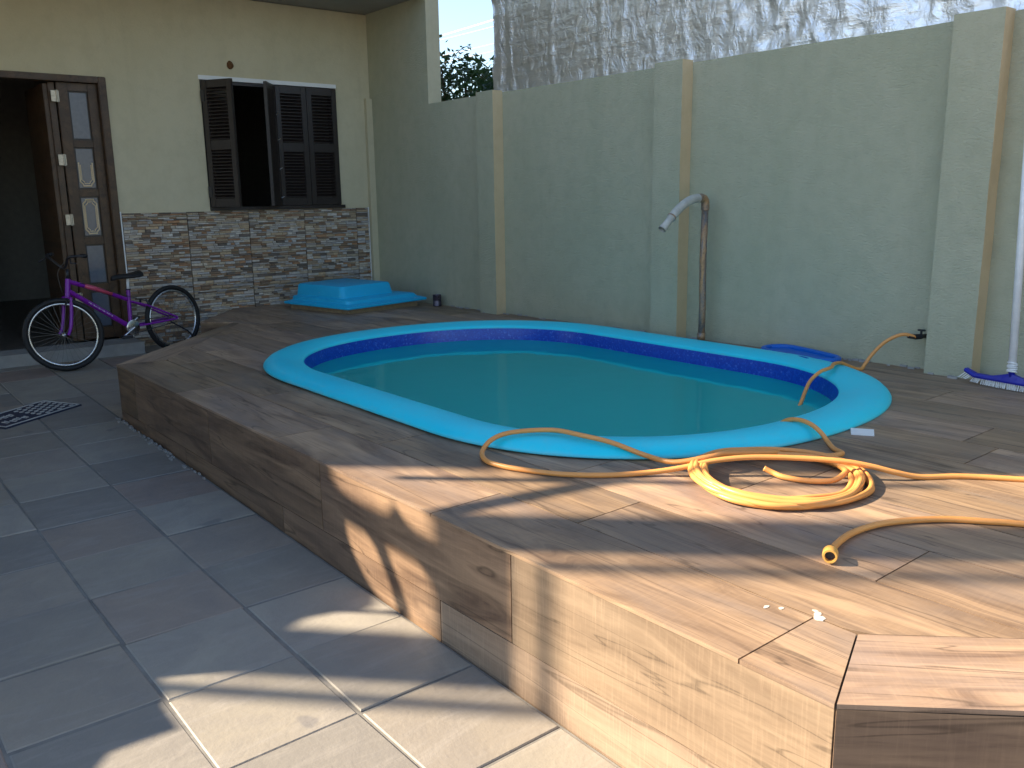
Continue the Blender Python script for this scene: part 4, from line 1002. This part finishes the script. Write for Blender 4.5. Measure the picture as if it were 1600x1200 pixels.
for k, (cx, cy, ra, rb_, h) in enumerate(turns):
    nx_ = turns[min(k+1, len(turns)-1)]
    for j in range(14):
        f_ = j/14; t_ = th0-2*math.pi*(k+f_); mixv = lambda a, b: a+(b-a)*f_
        cx2, cy2, r1, r2, hh = [mixv(a, b) for a, b in zip((cx, cy, ra, rb_, h), nx_)]
        x = cx2+r1*math.cos(t_)+rc.uniform(-.011, .011); y = cy2+r2*math.sin(t_)+rc.uniform(-.011, .011)
        far = max(0, math.sin(t_-.6))            # the far side of the coil is piled higher
        coil.append((x, y, deckz(x, y)+max(.011, hh*.7+.020*far+rc.uniform(-.004, .004))))
loop = [(2.66, 1.97, .425), (2.57, 1.985, .428), (2.482, 2.09, .400), (2.482, 2.24, .395), (2.43, 2.366, .428), (2.385, 2.50, .440), (2.352, 2.635, .440), (2.222, 2.73, .436), (2.141, 2.765, .415), (2.071, 2.745, .382), (2.019, 2.66, .374), (2.015, 2.566, .374), (2.052, 2.456, .374), (2.123, 2.317, .375), (2.240, 2.199, .375), (2.363, 2.115, .378), (2.460, 2.03, .397), (2.545, 1.955, .423), (2.647, 1.862, .437), (2.752, 1.742, .440), (2.849, 1.622, .436), (2.919, 1.543, .420), (2.981, 1.478, .398), (3.055, 1.419, .379), (3.163, 1.332, .380), (3.288, 1.165, .381),
        (3.44, .93, .382), (3.50, .68, .382), (3.36, .48, .382), (3.12, .50, .382), (2.96, .76, .381), (2.837, .991, .380), (2.774, 1.078, .380), (2.704, 1.165, .380), (2.607, 1.239, .379), (2.499, 1.286, .379), (2.374, 1.300, .379), (2.263, 1.281, .382), (2.19, 1.258, .386)]
MB().tube(spline(p_in+pool_in+coil+loop, 5), .0102, 10).build('tube', M['hose'], hz, smooth=True)
# second tail end lying inside the coil
MB().tube(spline([(2.86, 1.60, .400), (2.78, 1.60, .384), (2.72, 1.66, .379), (2.69, 1.745, .379), (2.685, 1.79, .386), (2.67, 1.82, .40)], 6), .0102, 10).build('tail', M['hose'], hz, smooth=True)
e0, e1_ = Vector((2.198, 1.262, .386)), Vector((2.150, 1.236, .390)); d = (e1_-e0).normalized()
MB().tube([e0-d*.014, e0+d*.004, e0+d*.010], [.0128, .0128, .0165], 14).build('ferrule', M['blackplastic'], hz, smooth=True, angle=R(40))
c_ = MB(); c_.tube([e0+d*.008, e0+d*.02, e0+d*.05, e1_+d*.006], [.0165, .0215, .0215, .0195], 16, cap=False); c_.tube([e1_+d*.006, e1_-d*.03], .0145, 16, cap=False)
c_.lathe(e1_+d*.006, [(.0145, 0), (.0196, 0)], 16, d); c_.build('yellow_connector', M['hose_yellow'], hz, smooth=True, angle=R(40))
MB().lathe(e1_-d*.012, [(0, 0), (.0146, 0)], 16, d).build('connector_bore', M['blackplastic'], hz)
MB().tube([tapend+Vector((.012, -.004, -.001)), tapend+Vector((-.028, .030, .006))], .0145, 12).build('tap_coupling', M['blackplastic'], hz, smooth=True)

# pale offcut lying by the rim
o = MB().prism([(3.50, 1.955), (3.42, 1.905), (3.465, 1.825), (3.548, 1.872)], .001, .007, zf=deckz).build('white_offcut', M['white'])
tag(o, 'small flat white tile offcut on the planks beside the pool rim', 'offcut')

# ------------------------------------------------------------------ shrub and cables beyond the wall
sh = thing('shrub', (6.35, 8.5, 0), 'dark leafy shrub rising behind the wall beside the foil', 'shrub')
rs = random.Random(5); st = MB(); lf = MB(); stems = []
for k in range(44):
    bx, by = 6.35+rs.uniform(-.3, .5), 8.5+rs.uniform(-.6, .6); tx_, ty_ = bx+rs.uniform(-.5, .5), by+rs.uniform(-.6, .6)
    # taller towards the house side, as the outline in the gap
    fall = (ty_-8.05)/.8; topz = 2.52+.30*max(0, min(1.2, fall))+rs.uniform(-.12, .12)
    pth = spline([(bx, by, .0), ((bx*2+tx_)/3, (by*2+ty_)/3, 1.2), (tx_, ty_, topz)], 6); st.tube(pth, [.016-.0007*i for i in range(len(pth))], 5); stems.append(pth)
for pth in stems:
    for i, p in enumerate(pth[4:]):
        for k in range(34):
            c = p+Vector((rs.gauss(0, .11), rs.gauss(0, .11), rs.gauss(0, .09))); L = rs.uniform(.03, .06)
            a = Vector((rs.uniform(-1, 1), rs.uniform(-1, 1), rs.uniform(-.6, .6))).normalized(); b = a.orthogonal().normalized()*L*.45; b.rotate(Matrix.Rotation(rs.uniform(0, 6.28), 3, a))
            nn = a.cross(b).normalized()*L*.12
            lf.add([c-a*L, c+b*.9-nn, c+a*L, c-b*.9-nn], [(0, 1, 2), (0, 2, 3)])
# one long shoot standing against the sky
sp_ = spline([(6.30, 8.80, 2.6), (6.30, 8.78, 2.85), (6.30, 8.70, 2.98), (6.30, 8.55, 3.04), (6.30, 8.42, 3.05)], 6); st.tube(sp_, .004, 4)
for p in sp_[8::3]:
    for k in range(4):
        c = p+Vector((rs.gauss(0, .02), rs.gauss(0, .03), rs.gauss(0, .02))); L = .03; a = Vector((rs.uniform(-1, 1), rs.uniform(-1, 1), rs.uniform(-.5, .5))).normalized(); b = a.orthogonal().normalized()*L*.45
        lf.add([c-a*L, c+b, c+a*L, c-b], [(0, 1, 2), (0, 2, 3)])
st.build('stems', M['bark'], sh); lf.build('foliage', M['leaf'], sh)
for nm, mat_, r_, ya, za, yb, zb2, lab in (('power_cable', 'cablepale', .020, 22.86, 6.05, 20.87, 6.18, 'thick pale overhead cable, topmost of the four in the sky gap'),
      ('power_cable', 'cable', .012, 22.87, 5.94, 20.88, 5.94, 'thin overhead wire just below the thick pale cable'),
      ('power_cable', 'cable', .010, 22.46, 5.49, 20.89, 5.50, 'thin overhead wire, third down in the sky gap'),
      ('power_cable', 'cable', .011, 22.31, 5.29, 20.90, 5.31, 'thin overhead wire just above the shrub, lowest of the four')):
    m_ = (zb2-za)/(yb-ya); pts = []
    for k in range(41):
        y = 44-k*1.2; pts.append((16, y, za+m_*(y-ya)*.35+.0022*((y-21.8)**2-1)))
    o = MB().tube(pts, r_, 6).build(nm, M[mat_]); tag(o, lab, 'cable', 'overhead cables')

# upright and brace on top of the added shadow screen (off-frame)
MB().box((-1.035, 5.44, 2.75), (-1.012, 5.485, 4.0)).build('pole', M['timber'], sc)
MB().tube([(-1.03, 4.98, 2.70), (-1.03, 5.46, 3.24)], .04, 8).build('brace', M['timber'], sc)
